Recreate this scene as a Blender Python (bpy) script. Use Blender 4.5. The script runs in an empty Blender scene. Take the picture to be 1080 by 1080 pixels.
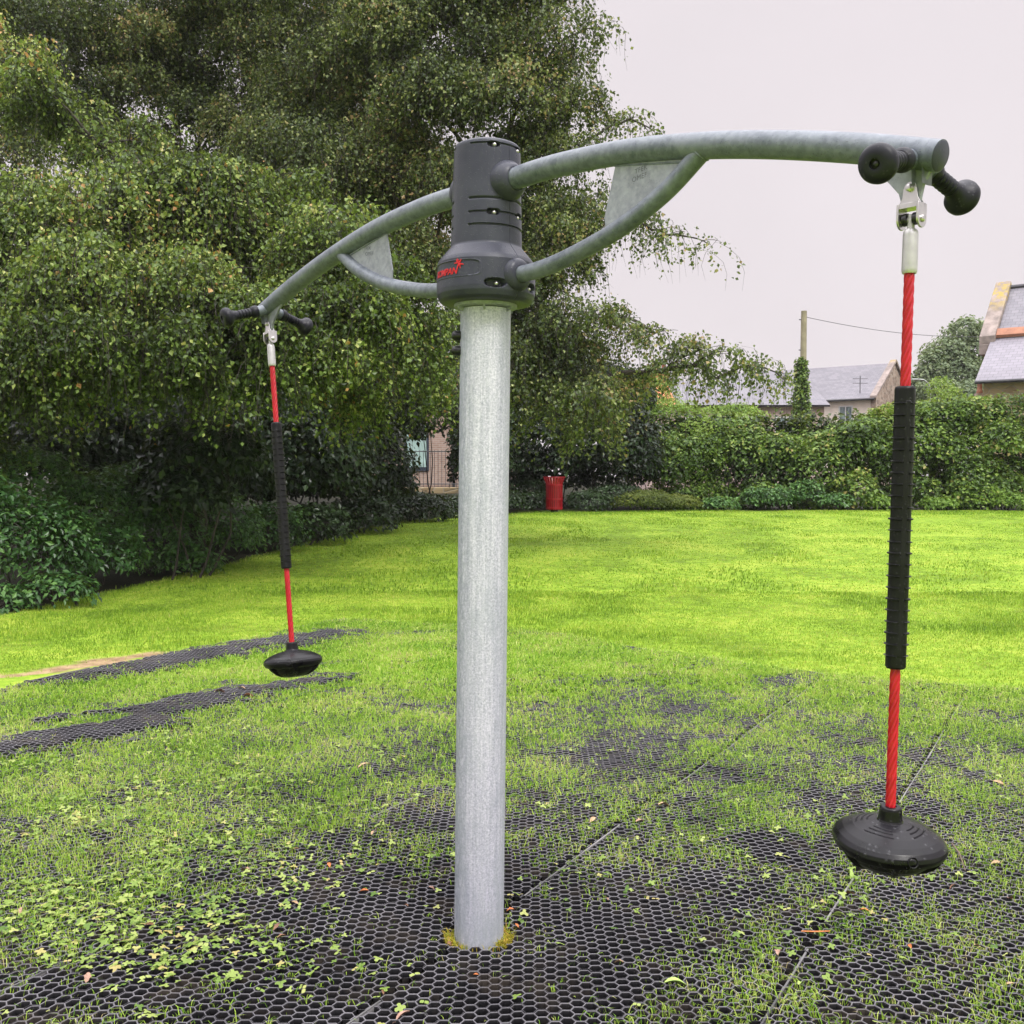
import bpy, math, random
import numpy as np
from mathutils import Vector, Matrix
random.seed(7)
RNG = np.random.default_rng(11)
PI = math.pi
col = bpy.context.scene.collection
scene = bpy.context.scene

# ------------------------------------------------------------------ camera constants
CAM_H = 1.6
PITCH = math.radians(2.12)
def at(u, v, d):
    """world point at depth d on the camera ray through image pixel u, v"""
    x = (u - 540) / 1080; k = (540 - v) / 1080
    c, s = math.cos(PITCH), math.sin(PITCH)
    dy = c + k * s; dz = -s + k * c
    t = d / dy
    return (x * t, d, CAM_H + dz * t)

# ------------------------------------------------------------------ noise
_perm = np.random.default_rng(3).permutation(4096)
def _h(ix, iy):
    return _perm[(_perm[ix & 4095] + iy) & 4095] / 4095.0
def vnoise(x, y):
    x = np.asarray(x, float); y = np.asarray(y, float)
    ix = np.floor(x).astype(np.int64); iy = np.floor(y).astype(np.int64)
    fx = x - ix; fy = y - iy
    fx = fx * fx * (3 - 2 * fx); fy = fy * fy * (3 - 2 * fy)
    a = _h(ix, iy); b = _h(ix + 1, iy); c = _h(ix, iy + 1); d = _h(ix + 1, iy + 1)
    return (a * (1 - fx) + b * fx) * (1 - fy) + (c * (1 - fx) + d * fx) * fy
def fbm(x, y, o=4):
    s = 0; a = .5; n = 0
    for i in range(o):
        s = s + a * vnoise(x * 2 ** i + 17.3 * i, y * 2 ** i + 5.1 * i); n += a; a *= .5
    return s / n
def sstep(a, b, x):
    t = np.clip((np.asarray(x, float) - a) / (b - a), 0, 1)
    return t * t * (3 - 2 * t)
def segdist(x, y, a, b):
    ax, ay = a; bx, by = b
    dx, dy = bx - ax, by - ay
    t = np.clip(((x - ax) * dx + (y - ay) * dy) / (dx * dx + dy * dy), 0, 1)
    return np.hypot(x - ax - t * dx, y - ay - t * dy)

STRIPS = [((-4.6, 7.0), (-3.1, 8.45), .26), ((-3.1, 8.45), (-1.8, 9.9), .34),
          ((-3.0, 6.55), (-2.3, 6.9), .16), ((-2.4, 6.8), (-1.5, 7.75), .30), ((-3.6, 5.3), (-2.25, 6.35), .24)]
def strip(x, y):
    m = np.zeros(np.shape(x))
    for a, b, w in STRIPS:
        m = np.maximum(m, 1 - sstep(w * .35, w * 1.25, segdist(x, y, a, b) + .42 * (fbm(x * 2.6, y * 2.6) - .5) + .30 * (fbm(x * 9, y * 9, 2) - .5)))
    return m
def gz(x, y):
    x = np.asarray(x, float); y = np.asarray(y, float)
    z = .60 * sstep(8, 27, y) + .55 * sstep(29, 36, y) * (1 - sstep(3, 8, x))
    z = z + .10 * (fbm(x * .35 + 9, y * .35) - .5) * sstep(4, 9, np.hypot(x, y - 1)) + .03 * (fbm(x * 1.1, y * 1.1 + 40) - .5)
    z = z + .030 * strip(x, y)
    return z - .002

# ------------------------------------------------------------------ mesh helpers
def link(name, me, mat=None, parent=None):
    o = bpy.data.objects.new(name, me); col.objects.link(o)
    if mat is not None:
        for m in (mat if isinstance(mat, (list, tuple)) else [mat]): me.materials.append(m)
    if parent is not None: o.parent = parent
    return o
def tag(o, label=None, cat=None, group=None, kind=None):
    if label: o['label'] = label
    if cat: o['category'] = cat
    if group: o['group'] = group
    if kind: o['kind'] = kind
    return o
def empty(name, loc=(0, 0, 0), rz=0):
    o = bpy.data.objects.new(name, None); col.objects.link(o)
    o.location = loc; o.rotation_euler = (0, 0, rz); o.empty_display_size = .2
    return o
def np_mesh(name, V, faces, sizes=None, smooth=False, attrs=None):
    """V (n,3); faces: (m,k) array, or flat index array with sizes"""
    me = bpy.data.meshes.new(name)
    V = np.asarray(V, np.float32)
    if sizes is None:
        f = np.asarray(faces, np.int32); sizes = np.full(len(f), f.shape[1], np.int32); f = f.ravel()
    else:
        f = np.asarray(faces, np.int32); sizes = np.asarray(sizes, np.int32)
    me.vertices.add(len(V)); me.vertices.foreach_set('co', V.ravel())
    me.loops.add(len(f)); me.loops.foreach_set('vertex_index', f)
    me.polygons.add(len(sizes))
    st = np.zeros(len(sizes), np.int32); st[1:] = np.cumsum(sizes)[:-1]
    me.polygons.foreach_set('loop_start', st)
    me.polygons.foreach_set('use_smooth', np.full(len(sizes), smooth, bool))
    if attrs:
        for k, a in attrs.items():
            at_ = me.attributes.new(k, 'FLOAT', 'POINT'); at_.data.foreach_set('value', np.asarray(a, np.float32))
    me.update(calc_edges=True)
    return me
class MB:
    """collects shapes in lists, builds one mesh"""
    def __init__(s): s.V = []; s.F = []; s.S = []; s.n = 0
    def add(s, V, F):
        V = [tuple(v) for v in V]
        s.V += V; s.F += [tuple(i + s.n for i in f) for f in F]; s.n += len(V)
    def box(s, c, d, rot=None, bev=0):
        x, y, z = d[0] / 2, d[1] / 2, d[2] / 2
        P = [Vector((a * x, b * y, e * z)) for a in (-1, 1) for b in (-1, 1) for e in (-1, 1)]
        if rot is not None: P = [rot @ p for p in P]
        s.add([p + Vector(c) for p in P], [(0, 1, 3, 2), (4, 6, 7, 5), (0, 4, 5, 1), (2, 3, 7, 6), (0, 2, 6, 4), (1, 5, 7, 3)])
    def tube(s, pts, rad, n=12, caps=True, shape=None):
        pts = [Vector(p) for p in pts]; m = len(pts)
        if not hasattr(rad, '__len__'): rad = [rad] * m
        rings = []; up = None
        for i, p in enumerate(pts):
            t = (pts[min(i + 1, m - 1)] - pts[max(i - 1, 0)]).normalized()
            if up is None:
                up = Vector((0, 0, 1)) if abs(t.z) < .9 else Vector((1, 0, 0))
            a = t.cross(up).normalized(); up = a.cross(t).normalized()
            rings.append([p + (a * math.cos(2 * PI * k / n) + up * math.sin(2 * PI * k / n)) * rad[i] for k in range(n)])
        V = [v for r in rings for v in r]
        F = [(i * n + k, i * n + (k + 1) % n, (i + 1) * n + (k + 1) % n, (i + 1) * n + k) for i in range(m - 1) for k in range(n)]
        if caps:
            F.append(tuple(range(n))[::-1]); F.append(tuple((m - 1) * n + k for k in range(n)))
        s.add(V, F)
    def lathe(s, prof, n=32, mat=None, caps=False):
        """prof [(r,z)], axis z; mat optional 4x4"""
        V = [Vector((r * math.cos(2 * PI * k / n), r * math.sin(2 * PI * k / n), z)) for r, z in prof for k in range(n)]
        if mat is not None: V = [mat @ v for v in V]
        m = len(prof)
        F = [(i * n + k, i * n + (k + 1) % n, (i + 1) * n + (k + 1) % n, (i + 1) * n + k) for i in range(m - 1) for k in range(n)]
        if caps:
            F.append(tuple(range(n))[::-1]); F.append(tuple((m - 1) * n + k for k in range(n)))
        s.add(V, F)
    def prism(s, poly, thick, frame):
        """poly list of (a,b); frame(a,b,c)->xyz, extruded c in +-thick/2"""
        n = len(poly)
        V = [frame(a, b, -thick / 2) for a, b in poly] + [frame(a, b, thick / 2) for a, b in poly]
        F = [tuple(range(n))[::-1], tuple(range(n, 2 * n))] + [(i, (i + 1) % n, n + (i + 1) % n, n + i) for i in range(n)]
        s.add(V, F)
    def build(s, name, mat, parent=None, smooth=True, angle=40, bevel=0):
        me = bpy.data.meshes.new(name); me.from_pydata(s.V, [], s.F)
        if smooth:
            me.polygons.foreach_set('use_smooth', [True] * len(me.polygons))
            try: me.set_sharp_from_angle(angle=math.radians(angle))
            except Exception: pass
        me.update()
        o = link(name, me, mat, parent)
        if bevel:
            b = o.modifiers.new('bevel', 'BEVEL'); b.width = bevel; b.segments = 2; b.limit_method = 'ANGLE'
        return o
def catmull(pts, n=10):
    P = [np.array(p, float) for p in pts]; P = [2 * P[0] - P[1]] + P + [2 * P[-1] - P[-2]]
    out = []
    for i in range(1, len(P) - 2):
        for k in range(n):
            t = k / n
            out.append(.5 * ((2 * P[i]) + (-P[i - 1] + P[i + 1]) * t + (2 * P[i - 1] - 5 * P[i] + 4 * P[i + 1] - P[i + 2]) * t * t + (-P[i - 1] + 3 * P[i] - 3 * P[i + 1] + P[i + 2]) * t ** 3))
    out.append(P[-2]); return out

# ------------------------------------------------------------------ materials
class NT:
    def __init__(s, name):
        m = bpy.data.materials.new(name); m.use_nodes = True; s.m = m; s.t = m.node_tree; s.t.nodes.clear()
        s.out = s.n('ShaderNodeOutputMaterial')
    def n(s, ty, **kw):
        nd = s.t.nodes.new(ty)
        for k, v in kw.items(): setattr(nd, k, v)
        return nd
    def l(s, a, b): s.t.links.new(a, b)
    def val(s, sock, v):
        if hasattr(v, 'links') or hasattr(v, 'is_linked'): s.l(v, sock)
        else: sock.default_value = v
    def noise(s, scale, detail=4, rough=.55, vec=None, dist=0):
        nd = s.n('ShaderNodeTexNoise'); nd.inputs['Scale'].default_value = scale; nd.inputs['Detail'].default_value = detail
        nd.inputs['Roughness'].default_value = rough; nd.inputs['Distortion'].default_value = dist
        if vec is not None: s.l(vec, nd.inputs['Vector'])
        return nd.outputs['Fac']
    def coord(s, kind='Object', scale=(1, 1, 1)):
        tc = s.n('ShaderNodeTexCoord'); mp = s.n('ShaderNodeMapping'); mp.inputs['Scale'].default_value = scale
        s.l(tc.outputs[kind], mp.inputs['Vector']); return mp.outputs['Vector']
    def ramp(s, fac, stops, interp='LINEAR'):
        r = s.n('ShaderNodeValToRGB'); r.color_ramp.interpolation = interp
        e = r.color_ramp.elements
        while len(e) < len(stops): e.new(.5)
        for i, (p, c) in enumerate(stops):
            e[i].position = p; e[i].color = (*c, 1) if len(c) == 3 else c
        s.val(r.inputs['Fac'], fac); return r.outputs['Color']
    def mix(s, f, a, b, mode='MIX'):
        nd = s.n('ShaderNodeMix', data_type='RGBA', blend_type=mode)
        s.val(nd.inputs[0], f)
        for so, v in ((nd.inputs[6], a), (nd.inputs[7], b)):
            if isinstance(v, tuple): so.default_value = (*v, 1) if len(v) == 3 else v
            else: s.l(v, so)
        return nd.outputs[2]
    def math(s, op, a, b=0, clamp=False):
        nd = s.n('ShaderNodeMath', operation=op); nd.use_clamp = clamp
        s.val(nd.inputs[0], a); s.val(nd.inputs[1], b); return nd.outputs[0]
    def maprange(s, v, a, b, c=0, d=1):
        nd = s.n('ShaderNodeMapRange'); s.val(nd.inputs[0], v)
        for i, q in enumerate((a, b, c, d)): nd.inputs[i + 1].default_value = q
        return nd.outputs[0]
    def bump(s, h, strength=.3, dist=.01, normal=None):
        b = s.n('ShaderNodeBump'); b.inputs['Strength'].default_value = strength; b.inputs['Distance'].default_value = dist
        s.l(h, b.inputs['Height'])
        if normal is not None: s.l(normal, b.inputs['Normal'])
        return b.outputs['Normal']
    def bsdf(s, color=(.5, .5, .5), rough=.5, metal=0, normal=None, spec=None, out=True, coat=None):
        p = s.n('ShaderNodeBsdfPrincipled')
        if isinstance(color, tuple): p.inputs['Base Color'].default_value = (*color, 1)
        else: s.l(color, p.inputs['Base Color'])
        s.val(p.inputs['Roughness'], rough); s.val(p.inputs['Metallic'], metal)
        if spec is not None: p.inputs['Specular IOR Level'].default_value = spec
        if coat: p.inputs['Coat Weight'].default_value = coat; p.inputs['Coat Roughness'].default_value = .15
        if normal is not None: s.l(normal, p.inputs['Normal'])
        if out: s.l(p.outputs[0], s.out.inputs['Surface'])
        return p.outputs[0]

def droplets(t, scale, thr=.22, seed=0.0):
    """rain drops: returns mask 0..1 rounded heights"""
    v = t.n('ShaderNodeTexVoronoi'); v.inputs['Scale'].default_value = scale
    tc = t.n('ShaderNodeTexCoord'); t.l(tc.outputs['Object'], v.inputs['Vector'])
    d = t.maprange(v.outputs['Distance'], thr, 0, 0, 1)
    sep = t.n('ShaderNodeSeparateColor'); t.l(v.outputs['Color'], sep.inputs[0])
    g = t.math('GREATER_THAN', sep.outputs[0], .55)
    return t.math('MULTIPLY', t.math('POWER', d, .5), g)

def mat_galv(name, lo=(.30, .325, .34), hi=(.52, .54, .56), metal=.55, rough=.42, streak=True):
    t = NT(name)
    v1 = t.coord('Object', (1, 1, 1)); n1 = t.noise(38, 5, .6, v1)
    vs = t.coord('Object', (60, 60, 2.2) if streak else (12, 12, 12)); n2 = t.noise(1.0, 5, .65, vs)
    vo = t.n('ShaderNodeTexVoronoi'); vo.inputs['Scale'].default_value = 85; t.l(v1, vo.inputs['Vector'])
    sp = t.n('ShaderNodeSeparateColor'); t.l(vo.outputs['Color'], sp.inputs[0])
    f = t.math('ADD', t.math('MULTIPLY', n1, .55), t.math('MULTIPLY', n2, .45))
    f = t.math('ADD', f, t.math('MULTIPLY', t.math('SUBTRACT', sp.outputs[0], .5), .10))
    c = t.ramp(f, [(.36, lo), (.62, hi)])
    big = t.noise(3.0, 4, .6, v1)
    c = t.mix(t.maprange(big, .5, .75, 0, .22), c, (hi[0] * 1.5, hi[1] * 1.5, hi[2] * 1.5))
    dr = droplets(t, 150, .30)
    h = t.math('ADD', t.math('MULTIPLY', n1, .25), dr)
    r = t.maprange(n2, .3, .7, rough - .08, rough + .12)
    t.bsdf(c, t.math('SUBTRACT', r, t.math('MULTIPLY', dr, .3)), metal, t.bump(h, .35, .0012))
    return t.m
def mat_pole():
    t = NT('galvanised_pole_steel')
    v1 = t.coord('Object', (1, 1, 1)); n1 = t.noise(160, 5, .7, v1)
    vs = t.coord('Object', (90, 90, 2.4)); n2 = t.noise(1.0, 6, .7, vs)
    f = t.math('ADD', t.math('MULTIPLY', n1, .62), t.math('MULTIPLY', n2, .38))
    c = t.ramp(f, [(.36, (.30, .31, .39)), (.50, (.55, .545, .64)), (.62, (.78, .76, .86))])
    tc = t.n('ShaderNodeTexCoord'); sx = t.n('ShaderNodeSeparateXYZ'); t.l(tc.outputs['Object'], sx.inputs[0])
    low = t.maprange(sx.outputs[2], 0, .55, 1, 0)                       # damp splash weathering near the foot
    w = t.noise(1.0, 5, .7, t.coord('Object', (38, 38, 7)))
    c = t.mix(t.math('MULTIPLY', low, t.maprange(w, .35, .62, .1, .75)), c, (.33, .37, .38))
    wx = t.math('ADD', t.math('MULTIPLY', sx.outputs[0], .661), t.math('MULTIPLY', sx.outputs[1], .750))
    left = t.maprange(wx, -.028, -.080, 0, 1)                  # left edge shading painted into the colour, broken by drip speckle
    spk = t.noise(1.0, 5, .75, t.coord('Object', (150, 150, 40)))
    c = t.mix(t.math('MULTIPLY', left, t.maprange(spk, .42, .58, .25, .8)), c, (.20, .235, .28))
    c = t.mix(t.math('MULTIPLY', t.maprange(wx, .05, .085, 0, .6), t.maprange(spk, .40, .60, .4, 1)), c, (.30, .34, .37))  # right edge shading, painted into the colour the same way
    blot = t.noise(1.0, 5, .65, t.coord('Object', (16, 16, 5))); c = t.mix(t.maprange(blot, .50, .64, 0, .38), c, (.34, .37, .43))
    dr = droplets(t, 120, .32)
    h = t.math('ADD', t.math('ADD', t.math('MULTIPLY', n1, .35), t.math('MULTIPLY', n2, .3)), dr)
    t.bsdf(c, t.maprange(n1, .3, .7, .40, .60), .15, t.bump(h, .4, .0015))
    return t.m
def mat_plastic(name, c0, c1, rough=.42, scale=160):
    t = NT(name)
    v = t.coord('Object'); n = t.noise(260, 3, .6, v); b = t.noise(9, 4, .6, v)
    c = t.mix(t.maprange(b, .35, .65), c0, c1)
    dr = droplets(t, scale, .30)
    c = t.mix(t.math('MULTIPLY', dr, .07), c, (.5, .5, .55))
    h = t.math('ADD', t.math('MULTIPLY', n, .14), dr)
    t.bsdf(c, t.math('SUBTRACT', t.maprange(b, .3, .7, rough - .06, rough + .1), t.math('MULTIPLY', dr, .25)), 0, t.bump(h, .5, .0012), spec=.28)
    return t.m
def mat_simple(name, c, rough=.6, metal=0, var=.25, scale=6, bump=.2, bs=40, bd=.01):
    t = NT(name); v = t.coord('Object'); n = t.noise(scale, 5, .6, v)
    k = t.maprange(n, .3, .7, 1 - var, 1 + var)
    cc = t.n('ShaderNodeVectorMath', operation='SCALE'); cc.inputs[0].default_value = c; t.l(k, cc.inputs['Scale'])
    t.bsdf(cc.outputs[0], rough, metal, t.bump(t.noise(bs, 4, .6, v), bump, bd)); return t.m
def mat_leaf(name, stops, trans=.35, rough=.42, patch=.6, patchcol=None):
    """stops: colour ramp over a per-leaf random value, shifted by a slow patch noise"""
    t = NT(name)
    a = t.n('ShaderNodeAttribute', attribute_name='rnd'); g = t.n('ShaderNodeNewGeometry')
    n = t.noise(patch, 3, .5, g.outputs['Position'])
    f = t.math('ADD', a.outputs['Fac'], t.math('MULTIPLY', t.math('SUBTRACT', n, .5), 1.1), True)
    c = t.ramp(f, stops)
    p = t.bsdf(c, rough, 0, out=False, spec=.4)
    tr = t.n('ShaderNodeBsdfTranslucent'); tc = t.mix(.35, c, (.35, .42, .05), 'MIX'); t.l(tc, tr.inputs[0])
    mx = t.n('ShaderNodeMixShader'); mx.inputs[0].default_value = trans
    t.l(p, mx.inputs[1]); t.l(tr.outputs[0], mx.inputs[2]); t.l(mx.outputs[0], t.out.inputs['Surface'])
    return t.m
def mat_bark(name, a, b, scale=14):
    t = NT(name); v = t.coord('Object', (1, 1, .35)); n = t.noise(scale, 6, .65, v)
    t.bsdf(t.ramp(n, [(.35, a), (.65, b)]), .85, 0, t.bump(n, .6, .03)); return t.m
def mat_stone(name, cols, scale=(3, 3, 6), mortar=(.45, .42, .38)):
    t = NT(name)
    v = t.coord('Object', scale)
    vo = t.n('ShaderNodeTexVoronoi'); vo.inputs['Scale'].default_value = 1; t.l(v, vo.inputs['Vector'])
    ed = t.n('ShaderNodeTexVoronoi', feature='DISTANCE_TO_EDGE'); ed.inputs['Scale'].default_value = 1; t.l(v, ed.inputs['Vector'])
    sp = t.n('ShaderNodeSeparateColor'); t.l(vo.outputs['Color'], sp.inputs[0])
    c = t.ramp(sp.outputs[0], cols)
    c = t.mix(t.maprange(ed.outputs['Distance'], .02, .07, 1, 0), c, mortar)
    n = t.noise(9, 5, .6)
    c = t.mix(.35, c, t.ramp(n, [(.3, (.25, .24, .22)), (.7, (.7, .68, .62))]), 'SOFT_LIGHT')
    t.bsdf(c, .85, 0, t.bump(t.maprange(ed.outputs['Distance'], 0, .1), .5, .02)); return t.m
def mat_slate(name, c0, c1, rows=5.0):
    """courses of slates laid in roof-local coordinates (x along the eave, y up the slope)"""
    t = NT(name)
    tc = t.n('ShaderNodeTexCoord')
    br = t.n('ShaderNodeTexBrick'); br.inputs['Scale'].default_value = 1
    br.inputs['Brick Width'].default_value = .32; br.inputs['Row Height'].default_value = 1 / rows
    br.inputs['Mortar Size'].default_value = .007; br.inputs['Color1'].default_value = (*c0, 1); br.inputs['Color2'].default_value = (*c1, 1)
    br.inputs['Mortar'].default_value = (c0[0] * .45, c0[1] * .45, c0[2] * .45, 1); br.inputs['Bias'].default_value = .1
    t.l(tc.outputs['UV'], br.inputs['Vector'])
    n = t.noise(1.2, 5, .6)
    c = t.mix(.4, br.outputs['Color'], t.ramp(n, [(.3, (.3, .28, .3)), (.7, (.7, .68, .72))]), 'OVERLAY')
    t.bsdf(c, .5, 0, t.bump(br.outputs['Fac'], -.4, .01)); return t.m

M = {}
M['arm'] = mat_galv('galvanised_arm_steel', (.105, .122, .150), (.205, .225, .262), .12, .42, False)
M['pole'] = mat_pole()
M['plate'] = mat_galv('galvanised_plate_steel', (.23, .24, .285), (.36, .37, .43), .15, .45, False)
M['inox'] = mat_simple('stainless_steel', (.62, .60, .59), .28, .9, .12, 30, .1, 120, .002)
M['ferrule'] = mat_simple('dull_aluminium', (.58, .56, .57), .42, .6, .12, 25, .2, 90, .002)
M['head'] = mat_plastic('dark_grey_moulded_plastic', (.040, .042, .060), (.058, .060, .080), .38, 130)
M['knob'] = mat_plastic('black_rubber_grip', (.009, .009, .014), (.017, .017, .025), .42, 120)
M['seat'] = mat_plastic('black_rubber_seat', (.004, .0038, .005), (.011, .010, .013), .30, 70)
M['sleeve'] = mat_plastic('black_sleeve_rubber', (.003, .003, .0035), (.007, .007, .008), .42, 140)
M['black'] = mat_simple('black_bolt_cap', (.012, .012, .014), .35, 0, .2)
M['red'] = None
def mat_rope():
    t = NT('red_rope_cover'); v = t.coord('Object', (1, 1, 1)); n = t.noise(20, 4, .6, v); f = t.noise(700, 2, .5, v)
    c = t.mix(t.maprange(n, .35, .65), (.40, .004, .013), (.52, .008, .020))
    t.bsdf(c, .38, 0, t.bump(f, .3, .0006)); return t.m
M['rope'] = mat_rope()
M['logo'] = mat_simple('red_logo_print', (.62, .010, .014), .4, 0, .1)
M['stamp'] = mat_simple('stamped_mark_shadow', (.13, .14, .16), .6, .3, .1)

# ------------------------------------------------------------------ the swing
PHI = math.radians(41.4)
ARMANG = PHI - PI / 2
BASE = (-.114, 3.458)
root = empty('rotating_swing', (BASE[0], BASE[1], 0), ARMANG)
LEAN = math.radians(.68)
root.rotation_mode = 'QUATERNION'
root.rotation_quaternion = (Matrix.Rotation(LEAN, 3, 'Y') @ Matrix.Rotation(ARMANG, 3, 'Z')).to_quaternion()
tag(root, 'rotating playground swing with galvanised pole, two curved arms and two red rope seats', 'playground swing')

# pole (surface with drips): local frame, angles measured so that PA(phi) faces the viewer when phi=0
def pa(phi):           # azimuth in device frame for an angle phi measured from the front towards the right
    return math.radians(phi) - PHI
pm = MB()
prof = [(.0845, -.12), (.0845, 0)] + [(.0845, z * .1) for z in range(1, 22)] + [(.0845, 2.15)]
pm.lathe(prof, 72, Matrix.Rotation(-ARMANG, 4, 'Z'))
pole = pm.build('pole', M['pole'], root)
fm = MB()
fm.lathe([(.084, 2.152), (.104, 2.155), (.106, 2.159), (.106, 2.172), (.04, 2.172)], 48)
for k in range(6):
    a = 2 * PI * k / 6 + .3
    fr = lambda p, q, r, a=a: (p * math.cos(a) - r * math.sin(a), p * math.sin(a) + r * math.cos(a), q)
    fm.prism([(.083, 2.138), (.083, 2.1515), (.103, 2.1555), (.101, 2.148)], .006, fr)
fm.build('top_flange', M['plate'], root, bevel=.0008)
for z in (2.062, 2.012):
    b = MB(); a = pa(-84); c = Vector((math.cos(a), math.sin(a), 0))
    mt = Matrix.Translation(c * .083 + Vector((0, 0, z))) @ c.to_track_quat('Z', 'Y').to_matrix().to_4x4()
    b.lathe([(.0, .030), (.008, .0295), (.013, .026), (.0165, .018), (.0175, .006), (.0175, 0)], 20, mt)
    b.build('bolt_cap', M['black'], root)

# head shell: radius as a function of angle and height, with grooves and bolt pockets carved in
def HZ(z): return np.interp(z, [2.0, 2.166, 2.326, 2.378, 2.70, 2.7345], [2.0, 2.166, 2.302, 2.356, 2.672, 2.6945])
def head_mesh():
    zs = list(np.arange(2.166, 2.736, .0022)) ; zs = np.array(zs)
    key = [(2.166, .140), (2.169, .147), (2.178, .156), (2.198, .1635), (2.215, .165), (2.318, .1632), (2.326, .160), (2.333, .156), (2.366, .127), (2.373, .1205), (2.378, .1190), (2.52, .1155), (2.705, .1105), (2.716, .109), (2.724, .105), (2.729, .098), (2.7345, .089)]
    zk = [k[0] for k in key]; rk = [k[1] for k in key]
    n = 512
    th = np.arange(n) / n * 2 * PI
    T, Z = np.meshgrid(th, zs)
    R = np.interp(Z, zk, rk)
    # angle from the nearest arm axis (two arms, 180 apart)
    A = (T + PI / 2) % PI - PI / 2
    deg = np.degrees(A)
    def groove(z0, half, lo, hi, depth):
        m = (1 - sstep(half * .7, half * 1.3, np.abs(Z - z0))) * (1 - sstep(hi - 1.5, hi + .5, np.abs(deg)))
        return depth * m
    d = np.zeros_like(R)
    for z0 in (2.700, 2.519, 2.474, 2.432):
        d = np.maximum(d, groove(z0, .0031, 0, 71, .006))
    def pocket(z0, c, w, h, dep):
        q = np.abs((deg - c) / w) ** 3 + np.abs((Z - z0) / h) ** 3
        return dep * (1 - sstep(.7, 1.1, q))
    for c in (-29, 29):
        d = np.maximum(d, pocket(2.697, c, 11, .0105, .020)); d = np.maximum(d, pocket(2.474, c, 11, .0105, .022))
        q = np.abs((deg - c) / 13) ** 2.5 + (np.abs(Z - 2.222) / .017) ** 2.5
        d = np.maximum(d, .026 * (1 - sstep(.55, 1.1, q)) * (Z > 2.18))
    d = np.maximum(d, .0016 * (1 - sstep(.25, .6, np.abs(deg))))                      # shell joint
    # raised bevel line of the name badge on both faces (90 deg from the arms)
    B = (T % PI) - PI / 2; bd = np.degrees(B)
    q = (np.abs(bd) / 43) ** 6 + (np.abs(Z - 2.278) / .030) ** 6
    d = d + .0022 * (1 - sstep(.80, 1.0, q))
    d = d - .0012 * np.exp(-((q - 1.15) / .18) ** 2)
    R = R - d
    V = np.stack([R * np.cos(T), R * np.sin(T), HZ(Z)], -1).reshape(-1, 3)
    m = len(zs)
    i = np.arange(m - 1)[:, None] * n; k = np.arange(n)[None, :]
    F = np.stack([i + k, i + (k + 1) % n, i + n + (k + 1) % n, i + n + k], -1).reshape(-1, 4)
    cap = list(range((m - 1) * n, m * n)); bot = list(range(n))[::-1]
    flat = np.concatenate([F.ravel(), cap, bot]); sizes = np.concatenate([np.full(len(F), 4), [n, n]])
    return np_mesh('head_shell', V, flat, sizes, smooth=True)
hm = head_mesh()
try: hm.set_sharp_from_angle(angle=math.radians(50))
except Exception: pass
head = link('rotor_housing', hm, M['head'], root)
# silver bolts inside pockets
for s in (0, PI):
    for c in (-29, 29):
        for z0, rr in ((2.695, .094), (2.472, .097), (2.2205, .140)):
            a = s + math.radians(c + 2); u = Vector((math.cos(a), math.sin(a), 0))
            mt = Matrix.Translation(u * rr + Vector((0, 0, float(HZ(z0))))) @ u.to_track_quat('Z', 'Y').to_matrix().to_4x4()
            b = MB(); b.lathe([(0, .016), (.003, .0158), (.0062, .013), (.0075, .009), (.0075, 0)], 16, mt)
            b.build('dome_bolt', M['inox'], head)
# badge lettering wrapped round the lower drum on both faces
def wrap_text(txt, size, z0, cx, rad, azim0, depth, shear=.25):
    cu = bpy.data.curves.new('lettering', 'FONT'); cu.body = txt; cu.size = size; cu.shear = shear
    cu.extrude = depth; cu.offset = size * .025; cu.align_x = 'CENTER'; cu.space_character = 1.02
    ob = bpy.data.objects.new('lettering', cu); col.objects.link(ob)
    dg = bpy.context.evaluated_depsgraph_get(); me = bpy.data.meshes.new_from_object(ob.evaluated_get(dg))
    bpy.data.objects.remove(ob); bpy.data.curves.remove(cu)
    import bmesh
    bm = bmesh.new(); bm.from_mesh(me)
    bmesh.ops.subdivide_edges(bm, edges=[e for e in bm.edges if e.calc_length() > .008], cuts=2)
    for v in bm.verts:
        x, y, z = v.co
        a = azim0 + (x + cx) / rad; r = rad + z
        v.co = (r * math.cos(a), r * math.sin(a), z0 + y)
    bm.to_mesh(me); bm.free(); return me
for s in (-PI / 2, PI / 2):
    # text placed so that its end meets the little burst mark
    me = wrap_text('KOMPAN', .029, 2.2445, -.018, .1636, s, .0006)
    o = link('badge_lettering', me, M['logo'], head)
    b = MB()
    cx, cz = .052, 2.276
    def fr(p, q, r, s=s, cx=cx, cz=cz):
        a = s + (cx + p) / .1636; R_ = .1634 + r
        return (R_ * math.cos(a), R_ * math.sin(a), cz + q)
    # burst figure: a round head and four slanting limbs
    for (x0, z0_, x1, z1_, w) in ((-.004, 0, .016, -.004, .006), (-.003, .003, -.020, .002, .005), (-.002, -.002, -.010, -.019, .006), (0, .003, .008, .013, .006), (.002, -.003, .004, -.016, .004)):
        dx, dz = x1 - x0, z1_ - z0_; L_ = math.hypot(dx, dz); nx, nz = -dz / L_ * w / 2, dx / L_ * w / 2
        b.prism([(x0 + nx, z0_ + nz), (x0 - nx, z0_ - nz), (x1 - nx * .5, z1_ - nz * .5), (x1 + nx * .5, z1_ + nz * .5)], .0012, fr)
    b.prism([(-.007 + .0055 * math.cos(k * PI / 5), .010 + .0055 * math.sin(k * PI / 5)) for k in range(10)], .0013, fr)
    b.build('badge_mark', M['logo'], head, smooth=False)

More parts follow.
